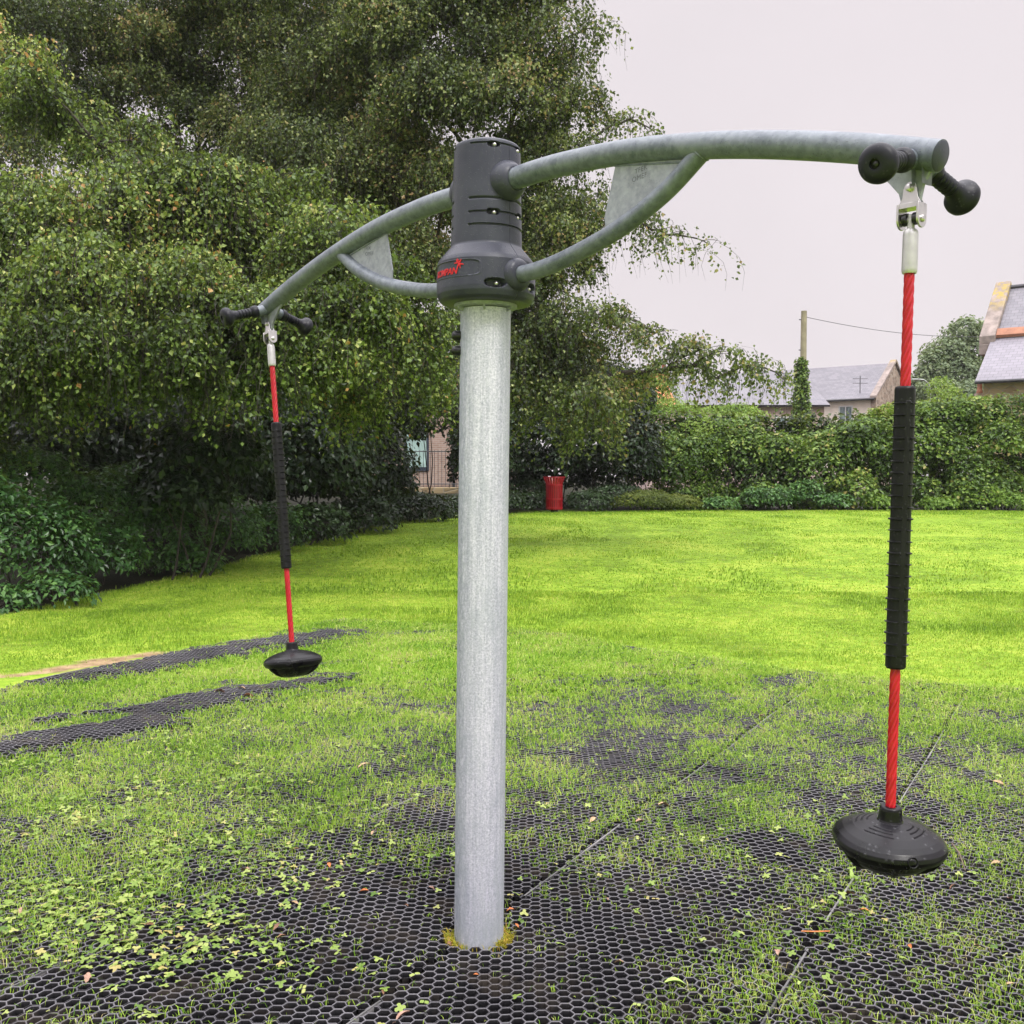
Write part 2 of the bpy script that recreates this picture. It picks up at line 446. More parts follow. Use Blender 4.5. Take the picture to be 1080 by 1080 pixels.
ARM = [(.10, 2.556), (.25, 2.5585), (.40, 2.553), (.63, 2.533), (.88, 2.492), (1.12, 2.440), (1.36, 2.376), (1.56, 2.314)]
BRACE = [(.13, 2.246), (.26, 2.248), (.40, 2.268), (.60, 2.317), (.77, 2.388), (.90, 2.472)]
def make_arm(s):
    f = lambda r, z, c=0: (s * r, c * s, z)
    arm = MB(); pts = catmull(ARM, 12)
    arm.tube([f(*p) for p in pts], .0355, 32)
    ao = arm.build('arm', M['arm'], root)
    bt = MB(); bp = catmull(BRACE, 12)
    bt.tube([f(*p) for p in bp], .0262, 28)
    # weld bead where the brace meets the arm
    e = np.array(bp[-1]); d = np.array(bp[-1]) - np.array(bp[-3]); d /= np.linalg.norm(d)
    w = e - d * .004
    bt.tube([f(*(w - d * .004)), f(*w), f(*(w + d * .004))], [.027, .0295, .027], 28)
    bt.build('brace_tube', M['arm'], ao)
    # gusset plate between both tubes
    up = [p for p in pts if .585 < p[0] < .90]; lo = [p for p in bp if .535 < p[0] < .90]
    poly = [(p[0], p[1] - .020) for p in up] + [(p[0], p[1] + .010) for p in lo[::-1]] + [(.545, 2.36), (.565, 2.43)]
    g = MB(); g.prism(poly, .006, lambda a, b, c: f(a, b, c))
    go = g.build('gusset_plate', M['plate'], ao, smooth=False, bevel=.001)
    g2 = MB(); g2.prism([(.0, 0)] * 0 or [(.58, 2.502), (.86, 2.452), (.86, 2.446), (.58, 2.496)], .010, lambda a, b, c: f(a, b + .004, c))
    g2.build('weld_seam', M['arm'], ao, smooth=False, bevel=.002)
    # stamped figures, two rows, on both faces of the plate
    for side in (1, -1):
        for txt, zz, xx, sz in (('TFEK', 2.462, .662, .019), ('OMEF', 2.440, .652, .020)):
            cu = bpy.data.curves.new('stamp', 'FONT'); cu.body = txt; cu.size = sz; cu.extrude = .0003; cu.space_character = 1.15
            ob = bpy.data.objects.new('stamp', cu); col.objects.link(ob)
            dg = bpy.context.evaluated_depsgraph_get(); me = bpy.data.meshes.new_from_object(ob.evaluated_get(dg))
            bpy.data.objects.remove(ob); bpy.data.curves.remove(cu)
            # lettering plane: text x runs along the arm as read from that face
            for v in me.vertices:
                x, y, z = v.co
                if side == 1: v.co = f(xx + x, zz + y + .10 * x, -(.0031 + z))
                else: v.co = f(xx + .075 - x, zz + y - .10 * (x - .0), .0031 + z)
            link('stamped_figures', me, M['stamp'], go)
    # collars on the housing
    for (r0, z0, rr, dx) in ((.108, 2.556, .040, .040), (.150, 2.246, .030, .030)):
        c = MB(); ax = Vector((s, 0, 0))
        mt = Matrix.Translation(Vector((s * r0, 0, z0))) @ Matrix.Rotation(s * PI / 2, 4, 'Y')
        c.lathe([(rr + .026, -.02), (rr + .0255, .004), (rr + .022, .016), (rr + .014, .027), (rr + .005, dx), (rr - .002, dx + .002), (rr - .004, dx - .004)], 48, mt)
        c.build('socket_collar', M['head'], head)
    # end cap
    p1 = np.array(ARM[-1]); p0 = np.array(pts[-3]); d = (p1 - p0) / np.linalg.norm(p1 - p0)
    ec = MB(); ec.tube([f(*(p1 - d * .01)), f(*(p1 + d * .0015)), f(*(p1 + d * .004))], [.033, .0335, .030], 32)
    ec.build('end_cap', M['head'], ao)
    # hanger bracket: plate in the arm plane and a crossed pair of cheeks
    xb = 1.497; zb = 2.333
    br = MB()
    br.prism([(xb - .115, zb + .005), (xb + .045, zb - .045), (xb + .028, zb - .075), (xb + .018, zb - .122), (xb - .018, zb - .124), (xb - .030, zb - .085), (xb - .055, zb - .055)], .010, lambda a, b, c: f(a, b, c))
    for q in (-.012, .012):
        br.prism([(-.028, zb - .012), (.028, zb - .012), (.022, zb - .075), (-.022, zb - .075)], .005, lambda a, b, c, q=q: f(xb + .022 + q, b, a))
    br.build('hanger_bracket', M['plate'], ao, smooth=False, bevel=.001)
    # hand grips
    for side in (1, -1):
        h0 = Vector(f(1.500, 2.322, 0)); tip = Vector(f(1.522, 2.264, side * .200))
        ax = (tip - h0).normalized(); L_ = (tip - h0).length
        mt = Matrix.Translation(h0) @ ax.to_track_quat('Z', 'Y').to_matrix().to_4x4()
        st = MB(); st.lathe([(.0225, .02), (.0225, .066)], 24, mt, True); so = st.build('grip_stub', M['arm'], ao)
        prof = [(.0265, .060), (.0275, .064), (.0275, .074), (.026, .082), (.0215, .087)]
        z = .087
        for k in range(5):
            prof += [(.0205, z), (.0195, z + .0015), (.0170, z + .003), (.0170, z + .005), (.0200, z + .0065), (.0210, z + .012)]; z += .0145
        prof += [(.022, z + .004), (.026, z + .016), (.034, z + .024), (.0405, z + .031), (.0425, z + .040), (.0415, z + .050), (.036, z + .058), (.026, z + .0625), (.0125, z + .064), (.0115, z + .0635), (.0110, z + .056), (.0, z + .056)]
        gm = MB(); gm.lathe(prof, 40, mt); gg = gm.build('hand_grip', M['knob'], ao, angle=35)
        bb = MB(); bb.lathe([(0, z + .061), (.004, z + .0608), (.0075, z + .058), (.008, z + .055)], 16, mt); bb.build('grip_bolt', M['black'], gg)
    return ao
def make_swing(s, ang, seat_tilt, seat_roll, seat_rot):
    """rope, joint and seat hanging from the arm end; ang tips the rope back towards the pole"""
    sw = empty('hanging_rope'); sw.parent = root
    sw.location = (s * 1.497, 0, 2.225); sw.rotation_euler = (0, s * ang, 0 if s > 0 else PI)
    if s < 0: sw.rotation_euler = (0, -ang, 0)
    # fork joint
    j = MB()
    for q in (-1, 1):
        j.prism([(-.016, .030), (.016, .030), (.018, .010), (.026, -.006), (.026, -.016), (-.026, -.016), (-.026, -.006), (-.018, .010)], .004, lambda a, b, c, q=q: (a * s, (c + q * .0085) * 1, b))
        j.prism([(.015 * math.cos(k * PI / 8), .027 + .015 * math.sin(k * PI / 8)) for k in range(9)], .0042, lambda a, b, c, q=q: (a * s, c + q * .0085, b + .002))
    for q in (-1, 1):
        poly = [(-.020, -.005)] + [(-.020 * math.cos(k * PI / 10), -.040 - .020 * math.sin(k * PI / 10)) for k in range(11)] + [(.020, -.005)]
        j.prism(poly, .005, lambda a, b, c, q=q: ((c + q * .0235), a, b))
    j.box((0, 0, -.010), (.050, .036, .012))
    jo = j.build('fork_joint', M['inox'], sw, smooth=True, angle=30, bevel=.0008)
    k_ = MB()
    k_.tube([(0, -.018, .030), (0, -.0165, .030), (0, .0165, .030), (0, .018, .030)], [.006, .0085, .0085, .006], 16)
    k_.build('joint_pin', M['inox'], jo); k_ = MB()
    k_.tube([(-.031, 0, -.040), (-.029, 0, -.040), (.029, 0, -.040), (.031, 0, -.040)], [.005, .008, .008, .005], 16)
    k_.build('joint_pin', M['inox'], jo)
    r_ = MB(); r_.tube([(-.018, 0, -.038), (-.007, 0, -.038)], .014, 20); r_.tube([(.007, 0, -.038), (.018, 0, -.038)], .014, 20)
    r_.build('joint_bush', M['black'], jo)
    fe = MB(); fe.lathe([(0, -.028), (.008, -.028), (.0085, -.060), (.0125, -.061), (.0158, -.066), (.0168, -.074), (.0172, -.150), (.0168, -.156), (.0150, -.160), (.012, -.160)], 24)
    fe.build('ferrule', M['ferrule'], sw)
    # rope with laid strands
    def rope(z0, z1):
        zs = np.arange(z0, z1, -.0035); n = 48; th = np.arange(n) / n * 2 * PI
        T, Z = np.meshgrid(th, zs)
        ph = (T * 6 - Z * 2 * PI / .026 * 1.0)
        Rr = .0078 + .0040 * np.abs(np.cos(ph / 2)) ** .7
        V = np.stack([Rr * np.cos(T), Rr * np.sin(T), Z], -1).reshape(-1, 3); m = len(zs)
        i = np.arange(m - 1)[:, None] * n; k = np.arange(n)[None, :]
        F = np.stack([i + k, i + n + k, i + n + (k + 1) % n, i + (k + 1) % n], -1).reshape(-1, 4)
        return np_mesh('rope', V, F, smooth=True)
    link('rope', rope(-.156, -1.395), M['rope'], sw)
    # grip sleeve
    zs = [-.415, -.4165, -.419]; 
    zs = np.concatenate([[-.4140, -.4142, -.4165, -.4200], np.arange(-.423, -1.055, -.0014), [-1.0555, -1.058, -1.0595, -1.0597]])
    n = 96; th = np.arange(n) / n * 2 * PI; T, Z = np.meshgrid(th, zs)
    Rr = np.full_like(Z, .0228)
    Rr = np.where(Z > -.4141, .0125, Rr); Rr = np.where((Z <= -.4141) & (Z > -.4143), .0195, Rr); Rr = np.where((Z <= -.4143) & (Z > -.418), .0218, Rr)
    Rr = np.where(Z < -1.0575, .0205, Rr); Rr = np.where(Z < -1.0596, .0125, Rr)
    ph = (-(Z + .452)) % .0262; inr = ((Z < -.448) & (Z > -1.03))
    view = pa(0) + (0 if s > 0 else PI * 0)
    gap = np.abs(((T - view + PI / 2) % PI) - PI / 2) < math.radians(16)
    Rr = np.where(inr & (ph < .0032) & ~gap, Rr + .0046, Rr)
    Rr = np.where(gap & inr, Rr + .0008, Rr)
    V = np.stack([Rr * np.cos(T), Rr * np.sin(T), Z], -1).reshape(-1, 3); m = len(zs)
    i = np.arange(m - 1)[:, None] * n; k = np.arange(n)[None, :]
    F = np.stack([i + k, i + n + k, i + n + (k + 1) % n, i + (k + 1) % n], -1).reshape(-1, 4)
    me = np_mesh('grip_sleeve', V, F, smooth=True)
    try: me.set_sharp_from_angle(angle=math.radians(35))
    except Exception: pass
    link('grip_sleeve', me, M['sleeve'], sw)
    # seat
    key = [(.0130, .052), (.0220, .052), (.0248, .049), (.0262, .042), (.0275, .016), (.0300, .010), (.036, .0085), (.060, .003), (.085, -.006), (.108, -.0175), (.122, -.0275), (.1295, -.0385), (.1315, -.0490), (.1285, -.0580), (.1250, -.0650), (.1190, -.0780), (.1080, -.0930), (.0920, -.1070), (.0720, -.1180), (.0500, -.1240), (.0300, -.1265), (.0, -.1270)]
    kp = np.array(key); seg = np.concatenate([[0], np.cumsum(np.hypot(*np.diff(kp, axis=0).T))])
    ss = np.concatenate([np.arange(0, .05, .0016), np.arange(.05, .115, .0007), np.arange(.115, seg[-1], .0016)]); rr = np.interp(ss, seg, kp[:, 0]); zz = np.interp(ss, seg, kp[:, 1])
    ker = np.array([1, 2, 3, 2, 1]) / 9.0
    ker = ker
    n = 560; th = np.arange(n) / n * 2 * PI
    T, I = np.meshgrid(th, np.arange(len(ss))); Rr = rr[I]; Zz = zz[I]
    top = Zz > -.030
    dg = np.degrees((T + PI / 4) % (PI / 2) - PI / 4)
    for rad, span in ((.052, 24), (.064, 26), (.076, 27)):
        g = (1 - sstep(.0011, .0021, np.abs(Rr * np.cos(np.radians(dg)) - rad + .012 * (dg / 25) ** 2 * .4))) * (1 - sstep(span - 2, span + 1, np.abs(dg))) * (top & (Rr > .04))
        Zz = Zz - .0042 * g
    # fins under the rim
    und = sstep(-.066, -.078, Zz) * sstep(.03, .06, Rr)
    fin = np.abs(((T * 6 / (2 * PI)) % 1) - .5) * 2          # 1 at the fins
    rec = und * (1 - sstep(.82, .93, fin))
    Rr = Rr * (1 - .13 * rec)
    # slightly squarer outline than a true circle
    Rr = Rr * (1 + .018 * np.cos(4 * T) * sstep(.05, .12, Rr))
    V = np.stack([Rr * np.cos(T), Rr * np.sin(T), Zz], -1).reshape(-1, 3); m = len(ss)
    i = np.arange(m - 1)[:, None] * n; k = np.arange(n)[None, :]
    F = np.stack([i + k, i + n + k, i + n + (k + 1) % n, i + (k + 1) % n], -1).reshape(-1, 4)
    flat = np.concatenate([F.ravel(), np.arange((m - 1) * n, m * n)]); sizes = np.concatenate([np.full(len(F), 4), [n]])
    me = np_mesh('seat', V, flat, sizes, smooth=True)
    so = link('seat', me, M['seat'], sw)
    so.scale = (.965, .965, .84); so.location = (0, 0, -1.4237); so.rotation_euler = (seat_roll, seat_tilt, seat_rot)
    rg = MB()
    a0 = pa(4) - seat_rot
    u = Vector((math.cos(a0), math.sin(a0), 0)); v = Vector((-math.sin(a0), math.cos(a0), 0))
    pts = [u * (.1285 - .0035 * math.sin(t)) + v * .0115 * math.cos(t) + Vector((0, 0, -.0430 + .0130 * math.sin(t))) for t in np.linspace(0, 2 * PI, 25)]
    rg.tube(pts, .0020, 8, False); rg.build('rim_ring', M['seat'], so)
    return sw
make_arm(1); make_arm(-1)
make_swing(1, .010, 0.045, .05, math.radians(8))
make_swing(-1, math.radians(8.6), 0, 0, math.radians(35))

def proj(x, y):
    z = 0.02 + gz(x, y) - CAM_H
    c, s = math.cos(PITCH), math.sin(PITCH)
    dep = y * c - z * s; up = y * s + z * c
    return 540 + 1080 * x / dep, 540 - 1080 * up / dep
# coverage of the matting by grass: (u, v, ru, rv, value) patches placed in image pixels
PATCH = [(100, 1070, 120, 40, .42), (20, 1000, 60, 60, .6), (300, 850, 60, 40, .7), (480, 1040, 230, 110, .05), (620, 1000, 130, 70, .06), (350, 960, 60, 60, .14), (410, 860, 90, 55, .32), (440, 800, 60, 50, .30), (640, 770, 90, 26, .20), (720, 790, 60, 30, .35),
         (700, 870, 110, 40, .26), (820, 800, 90, 40, .48), (600, 920, 60, 40, .28), (860, 1030, 200, 60, .42), (760, 960, 90, 40, .30), (1010, 980, 90, 60, .52), (980, 850, 120, 60, .46),
         (830, 900, 60, 40, .34), (120, 1000, 150, 90, .46), (80, 900, 110, 60, .62), (250, 900, 80, 60, .60), (250, 1020, 70, 60, .34), (150, 840, 160, 40, .66), (300, 780, 140, 50, .82), (420, 720, 120, 40, .86),
         (100, 760, 140, 30, .85), (600, 708, 100, 18, .90), (760, 712, 120, 18, .80), (950, 730, 120, 28, .95), (620, 690, 160, 12, 1), (900, 700, 200, 14, 1), (560, 830, 60, 50, .40), (1050, 800, 60, 60, .50), (560, 765, 40, 18, .42), (830, 716, 34, 6, .12), (665, 698, 30, 6, .25)]
def coverage(x, y):
    u, v = proj(x, y)
    num = np.full(np.shape(x), .02 * .8); den = np.full(np.shape(x), .02)
    for pu, pv, ru, rv, val in PATCH:
        w = np.exp(-(((u - pu) / ru) ** 2 + ((v - pv) / rv) ** 2) * 1.2)
        num = num + w * (val if pv > 910 else min(1, val * 1.3 + .05)); den = den + w
    c = num / den
    nz = fbm(x * 2.6 + 4, y * 2.6, 4)
    c = np.clip(c + (nz - .5) * 2.3 * np.clip(c * 1.6, .12, .62), 0, 1)
    c = c * (1 - .96 * strip(x, y)) 
    return np.clip(c, 0, 1)
# ------------------------------------------------------------------ rubber matting (a honeycomb of real cells)
CA, SA = math.cos(math.radians(30)), math.sin(math.radians(30))
def to_st(x, y): return CA * x - SA * y, SA * x + CA * y          # s across the tiles, t along them
def to_xy(s, t): return CA * s + SA * t, -SA * s + CA * t
def on_mat(x, y):
    s, t = to_st(x, y)
    e = .25 * (fbm(x * .8, y * .8 + 3) - .5)
    return (s > -7.02 + e) & (t < 8.55 + .35 * np.sin(s * .9) + e)
S0, TW, TL, T0 = -1.86, 1.035, 1.5, 4.92
def build_mat():
    p = .0415; dx = p; dy = p * math.sqrt(3) / 2
    ii, jj = np.meshgrid(np.arange(-160, 330), np.arange(30, 330))
    hx = (ii + .5 * (jj % 2)) * dx - 5.0; hy = jj * dy
    hx = hx.ravel(); hy = hy.ravel()
    # cell rows laid in tile coordinates
    s = hx; t = hy
    x, y = to_xy(s, t)
    keep = (y > 2.3) & (y < 11.4) & (np.abs(x) < y * .56 + .55) & on_mat(x, y)
    # leave out cells buried by thick turf (they cannot be seen)
    es = np.abs(((s - S0) / TW + .5) % 1 - .5) * TW; et = np.abs(((t - T0) / TL + .5) % 1 - .5) * TL
    keep &= (es > .008) & (et > .002)
    keep &= np.hypot(x - BASE[0], y - BASE[1]) > .103
    s, t = s[keep], t[keep]
    global CELLS; CELLS = to_xy(s, t)
    # towards its far edge the matting has sunk under turf
    cc = coverage(*CELLS); bury = RNG.random(len(s)) < sstep(.62, .97, cc) * sstep(6.2, 8.2, CELLS[1]) * .9
    s, t = s[~bury], t[~bury]; m = len(s)
    a = np.radians(60 * np.arange(6) + 30)
    Ro, Ri = p / math.sqrt(3) - .0002, p / math.sqrt(3) - .0030
    c, sn = np.cos(a), np.sin(a)
    jit = RNG.normal(0, .0011, (m, 1)) + .006 * (vnoise(s * 6, t * 6)[:, None] - .5)
    def ring(r, h):
        S = s[:, None] + r * c; T = t[:, None] + r * sn
        S, T = S + .016 * (vnoise(S * 5, T * 5) - .5), T + .016 * (vnoise(S * 5 + 50, T * 5) - .5)
        X, Y = to_xy(S, T)
        return np.stack([X, Y, gz(X, Y) + h + jit], -1)
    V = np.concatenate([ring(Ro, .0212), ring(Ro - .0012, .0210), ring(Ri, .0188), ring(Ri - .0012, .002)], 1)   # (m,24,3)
    f = []
    for k in range(6):
        q = (k + 1) % 6
        f += [(k, q, 6 + q, 6 + k), (6 + k, 6 + q, 12 + q, 12 + k), (12 + k, 12 + q, 18 + q, 18 + k)]
    F = (np.array(f)[None] + np.arange(m)[:, None, None] * 24).reshape(-1, 4)
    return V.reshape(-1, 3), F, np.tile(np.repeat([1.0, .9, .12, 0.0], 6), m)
def mat_rubber():
    t = NT('wet_black_rubber'); g = t.n('ShaderNodeNewGeometry'); pos = g.outputs['Position']
    n = t.noise(1.4, 4, .6, pos); f = t.noise(220, 3, .6, pos)
    c = t.mix(t.maprange(n, .35, .65), (.13, .125, .14), (.24, .23, .25))
    wn = t.n('ShaderNodeAttribute', attribute_name='wear_shade').outputs['Fac']; c = t.mix(wn, (.004, .004, .005), c)      # scuffed pale tops; shade of the holes painted in black
    c = t.mix(t.math('MULTIPLY', t.maprange(t.noise(5, 4, .6, pos), .52, .68), .5), c, (.085, .068, .052))     # dried mud
    t.bsdf(c, t.maprange(n, .3, .7, .34, .5), 0, t.bump(f, .4, .001), spec=.4); return t.m
M['rubber'] = mat_rubber()
mv, mf, mt_ = build_mat()
mo = link('rubber_matting', np_mesh('rubber_matting', mv, mf, smooth=False, attrs={'wear_shade': mt_}), M['rubber']); tag(mo, kind='structure')
# tile edge strips along the seams
em = MB()
def seam(s0, t0, s1, t1):
    L_ = math.hypot(s1 - s0, t1 - t0); n = max(2, int(L_ / .08)); ds, dt = (s1 - s0) / L_, (t1 - t0) / L_
    for off in (-.004,):
        prev = None
        for k in range(n + 1):
            q = k / n; S = s0 + (s1 - s0) * q - dt * off; T = t0 + (t1 - t0) * q + ds * off
            x, y = to_xy(S, T); ok = bool(on_mat(np.array(x), np.array(y))) and y > 2.3 and abs(x) < y * .56 + .5 and math.hypot(x - BASE[0], y - BASE[1]) > .11
            z = float(gz(x, y))
            ok = ok and float(fbm(np.array(x * 2.2), np.array(y * 2.2), 2)) > .40; a = to_xy(S - dt * .0032, T + ds * .0032); b = to_xy(S + dt * .0032, T - ds * .0032)
            cur = [(a[0], a[1], z + .001), (a[0], a[1], z + .0215), (b[0], b[1], z + .0215), (b[0], b[1], z + .001)] if ok else None
            if prev and cur:
                em.add(prev + cur, [(0, 4, 5, 1), (1, 5, 6, 2), (2, 6, 7, 3)])
            prev = cur
for k in range(-6, 9):
    seam(S0 + k * TW, 0.5, S0 + k * TW, 9.4)
tr = NT('pale_tile_rim_rubber'); nn = tr.noise(9, 4, .6); tr.bsdf(tr.mix(tr.maprange(nn, .35, .65), (.05, .049, .053), (.26, .25, .25)), .45)
eo = em.build('matting_tile_edges', tr.m, None, smooth=False); tag(eo, kind='structure')

# ------------------------------------------------------------------ ground
def axis(lo, hi, c0, c1, fine, grow=1.18):
    a = list(np.arange(c0, c1 + 1e-6, fine)); st = fine
    b = c1
    while b < hi: st *= grow; b = min(b + st, hi); a.append(b)
    st = fine; b = c0; pre = []
    while b > lo: st *= grow; b = max(b - st, lo); pre.append(b)
    return np.array(pre[::-1] + a)
gx = axis(-170, 170, -6.5, 6.5, .07); gy = axis(-60, 330, 2, 12, .07)
GX, GY = np.meshgrid(gx, gy); GZ = gz(GX, GY)
nx, ny = len(gx), len(gy)
i = np.arange(ny - 1)[:, None] * nx; k = np.arange(nx - 1)[None]
F = np.stack([i + k, i + k + 1, i + nx + k + 1, i + nx + k], -1).reshape(-1, 4)
LAWN_EDGE = [(-6.6, 9.0), (-5.6, 11.2), (-5.0, 13.4), (-4.45, 15.2), (-3.9, 17.6), (-3.1, 20.6), (-2.2, 23.2), (-1.2, 25.2), (.4, 26.6), (4, 27.6), (20, 28.4)]
def lawn_mask(x, y):
    """1 on mown lawn / play area, 0 under the trees"""
    ye = np.interp(x, [p[0] for p in LAWN_EDGE], [p[1] for p in LAWN_EDGE])
    # distance measured in y; left of first point everything below is lawn
    return 1 - sstep(-.25, .35, y - ye + 1.0 * (fbm(x * 1.3, y * 1.3) - .5))
LM = lawn_mask(GX, GY); OM = on_mat(GX, GY).astype(float) * (GY > 1.5) * (1 - .92 * sstep(.60, .95, coverage(GX, np.maximum(GY, 2.0))) * sstep(6.0, 8.2, GY))
def soil_edge(x, y):
    m = np.zeros(np.shape(x))
    for a, b, w in (((-5.2, 6.9), (-3.2, 8.9), .22),):
        m = np.maximum(m, 1 - sstep(w * .5, w * 1.2, segdist(x, y, a, b) + .5 * (fbm(x * 4, y * 4) - .5)))
    return m
SE = soil_edge(GX, GY)
def mat_ground():
    t = NT('ground_soil_and_turf'); g = t.n('ShaderNodeNewGeometry'); pos = g.outputs['Position']
    lm = t.n('ShaderNodeAttribute', attribute_name='lawn').outputs['Fac']; om = t.n('ShaderNodeAttribute', attribute_name='mat').outputs['Fac']; se = t.n('ShaderNodeAttribute', attribute_name='soil').outputs['Fac']
    n1 = t.noise(.8, 5, .6, pos); n2 = t.noise(7, 5, .65, pos); n3 = t.noise(60, 4, .7, pos)
    turf = t.ramp(t.math('ADD', t.math('MULTIPLY', n1, .5), t.math('MULTIPLY', n2, .5)), [(.40, (.12, .20, .012)), (.50, (.22, .36, .022)), (.60, (.35, .44, .05))])
    turf = t.mix(t.maprange(n3, .45, .62, 0, .45), turf, (.10, .15, .018))
    soil = t.ramp(n2, [(.35, (.004, .0035, .003)), (.65, (.015, .012, .009))])
    litter = t.ramp(t.noise(24, 5, .7, pos), [(.35, (.008, .009, .004)), (.52, (.018, .020, .009)), (.68, (.045, .034, .018))])
    clay = t.ramp(n2, [(.35, (.20, .13, .07)), (.65, (.42, .30, .17))])
    c = t.mix(lm, litter, turf); c = t.mix(om, c, soil); c = t.mix(se, c, clay)
    t.bsdf(c, .85, 0, t.bump(t.math('ADD', n3, n2), .5, .02), spec=.2); return t.m
me = np_mesh('ground', np.stack([GX, GY, GZ], -1).reshape(-1, 3), F, smooth=True, attrs={'lawn': LM.ravel(), 'mat': OM.ravel(), 'soil': SE.ravel()})
go = link('ground', me, mat_ground()); tag(go, kind='structure')

# ------------------------------------------------------------------ grass
def blades(x, y, hgt, wid, lean, rnd, zoff=0.0, seg=2):
    n = len(x)
    z = gz(x, y) + zoff
    a = RNG.uniform(0, 2 * PI, n); la = RNG.uniform(0, 2 * PI, n)
    wx, wy = np.cos(a) * wid / 2, np.sin(a) * wid / 2
    lx, ly = np.cos(la) * lean * hgt, np.sin(la) * lean * hgt
    P = np.stack([x, y, z], -1)
    W = np.stack([wx, wy, np.zeros(n)], -1); Lm = np.stack([lx * .3, ly * .3, hgt * .58], -1); Lt = np.stack([lx, ly, hgt * np.clip(1 - lean * .45, .25, 1)], -1)
    V = np.stack([P - W, P + W, P + Lm + W * .8, P + Lm - W * .8, P + Lt], 1).reshape(-1, 3)
    b = np.arange(n)[:, None] * 5
    F = np.concatenate([b + np.array([[0, 1, 2, 3]]), b + np.array([[3, 2, 4]])], 1)
    sizes = np.tile([4, 3], n)
    return V, F.ravel(), sizes, np.repeat(rnd, 5)
def scatter(n, ymin, ymax, marg=.5):
    """points with density falling with distance (uniform over the trapezoid)"""
    y = np.sqrt(RNG.uniform(ymin ** 2, ymax ** 2, n)); x = RNG.uniform(-1, 1, n) * (y * .53 + marg)
    return x, y
M['grass'] = mat_leaf('young_grass', [(0, (.07, .19, .015)), (.3, (.22, .44, .035)), (.6, (.44, .64, .08)), (.88, (.66, .77, .22)), (1, (.62, .52, .26))], .42, .40, 1.4)
M['lawn'] = mat_leaf('mown_lawn_grass', [(0, (.09, .19, .013)), (.3, (.19, .35, .022)), (.6, (.36, .49, .050)), (.85, (.54, .60, .12)), (1, (.58, .52, .18))], .40, .5, 1.1)
# on the matting: tufts rooted in the holes
cx_, cy_ = CELLS
c = coverage(cx_, cy_); m = len(cx_)
c = np.clip(c * 1.12 + .03, 0, 1)
cf = vnoise(cx_ * 17 + 3, cy_ * 17)
has = RNG.random(m) < np.clip(c * 1.08 + (cf - .5) * 1.3 * np.minimum(1, c * 3), 0, 1)
cnt = np.where(has, RNG.poisson(3 + 8 * c), 0)
idx = np.repeat(np.arange(m), cnt); n = len(idx); c = c[idx]
x = cx_[idx] + RNG.normal(0, .0085, n); y = cy_[idx] + RNG.normal(0, .0085, n)
# a few stray blades on the edges and in the joints
N = 150000; xs, ys = scatter(N, 2.4, 11.2); cs = coverage(xs, ys); k_ = on_mat(xs, ys) & (RNG.random(N) < cs * .8) & (np.hypot(xs - BASE[0], ys - BASE[1]) > .1)
x = np.concatenate([x, xs[k_]]); y = np.concatenate([y, ys[k_]]); c = np.concatenate([c, cs[k_]]); n = len(x)
farw = np.clip(y / 4.5, .85, 2.0)
h = RNG.uniform(.016, .050, n) * (.62 + .5 * c); h[RNG.random(n) < .06] *= 1.7
V, F, S, A = blades(x, y, h, RNG.uniform(.0020, .0044, n) * farw, RNG.uniform(.2, 1.25, n), np.clip(RNG.normal(.5, .26, n), 0, 1), .008)
me = np_mesh('grass', V, F, S, attrs={'rnd': A}); o = link('matting_grass', me, M['grass'])
tag(o, 'thin fresh grass growing up through the holes of the rubber matting', 'grass', kind='stuff')
print('mat blades', n)
# lawn beyond it
VV = []; FF = []; SS = []; AA = []; off = 0
for N, y0, y1, w0, w1, h0, h1 in ((170000, 7.0, 13, .004, .007, .022, .045), (170000, 12.5, 28.5, .008, .015, .022, .048)):
    x, y = scatter(N, y0, y1, .8)
    lm = lawn_mask(x, y)
    keep = (~on_mat(x - np.abs(RNG.normal(0, .10, N)), y + np.abs(RNG.normal(0, 1.1, N)) * (.4 + 1.2 * vnoise(x * 1.7, y * 1.7)))) & (strip(x, y) < .2) & (RNG.random(N) < lm * (1 - .93 * soil_edge(x, y)))
    x, y = x[keep], y[keep]; n = len(x)
    tall = np.clip(sstep(.50, .66, fbm(x * .9 + 31, y * .9, 3)) + 1.2 * np.exp(-((x - .8) / .9) ** 2 - ((y - 10.0) / .5) ** 2) + np.exp(-((x - 5) / 1.0) ** 2 - ((y - 10.4) / .5) ** 2), 0, 1.3)
    V, F, S, A = blades(x, y, RNG.uniform(h0, h1, n) * (.6 + .7 * tall), RNG.uniform(w0, w1, n), RNG.uniform(.1, 1.0, n), np.clip(RNG.normal(.5, .2, n) - .15 * tall, 0, 1))
    VV.append(V); FF.append(F + off); SS.append(S); AA.append(A); off += len(V)
me = np_mesh('lawn', np.concatenate(VV), np.concatenate(FF), np.concatenate(SS), attrs={'rnd': np.concatenate(AA)}); o = link('lawn_grass', me, M['lawn'])
tag(o, 'bright green mown lawn stretching from the matting to the hedge', 'lawn', kind='stuff')

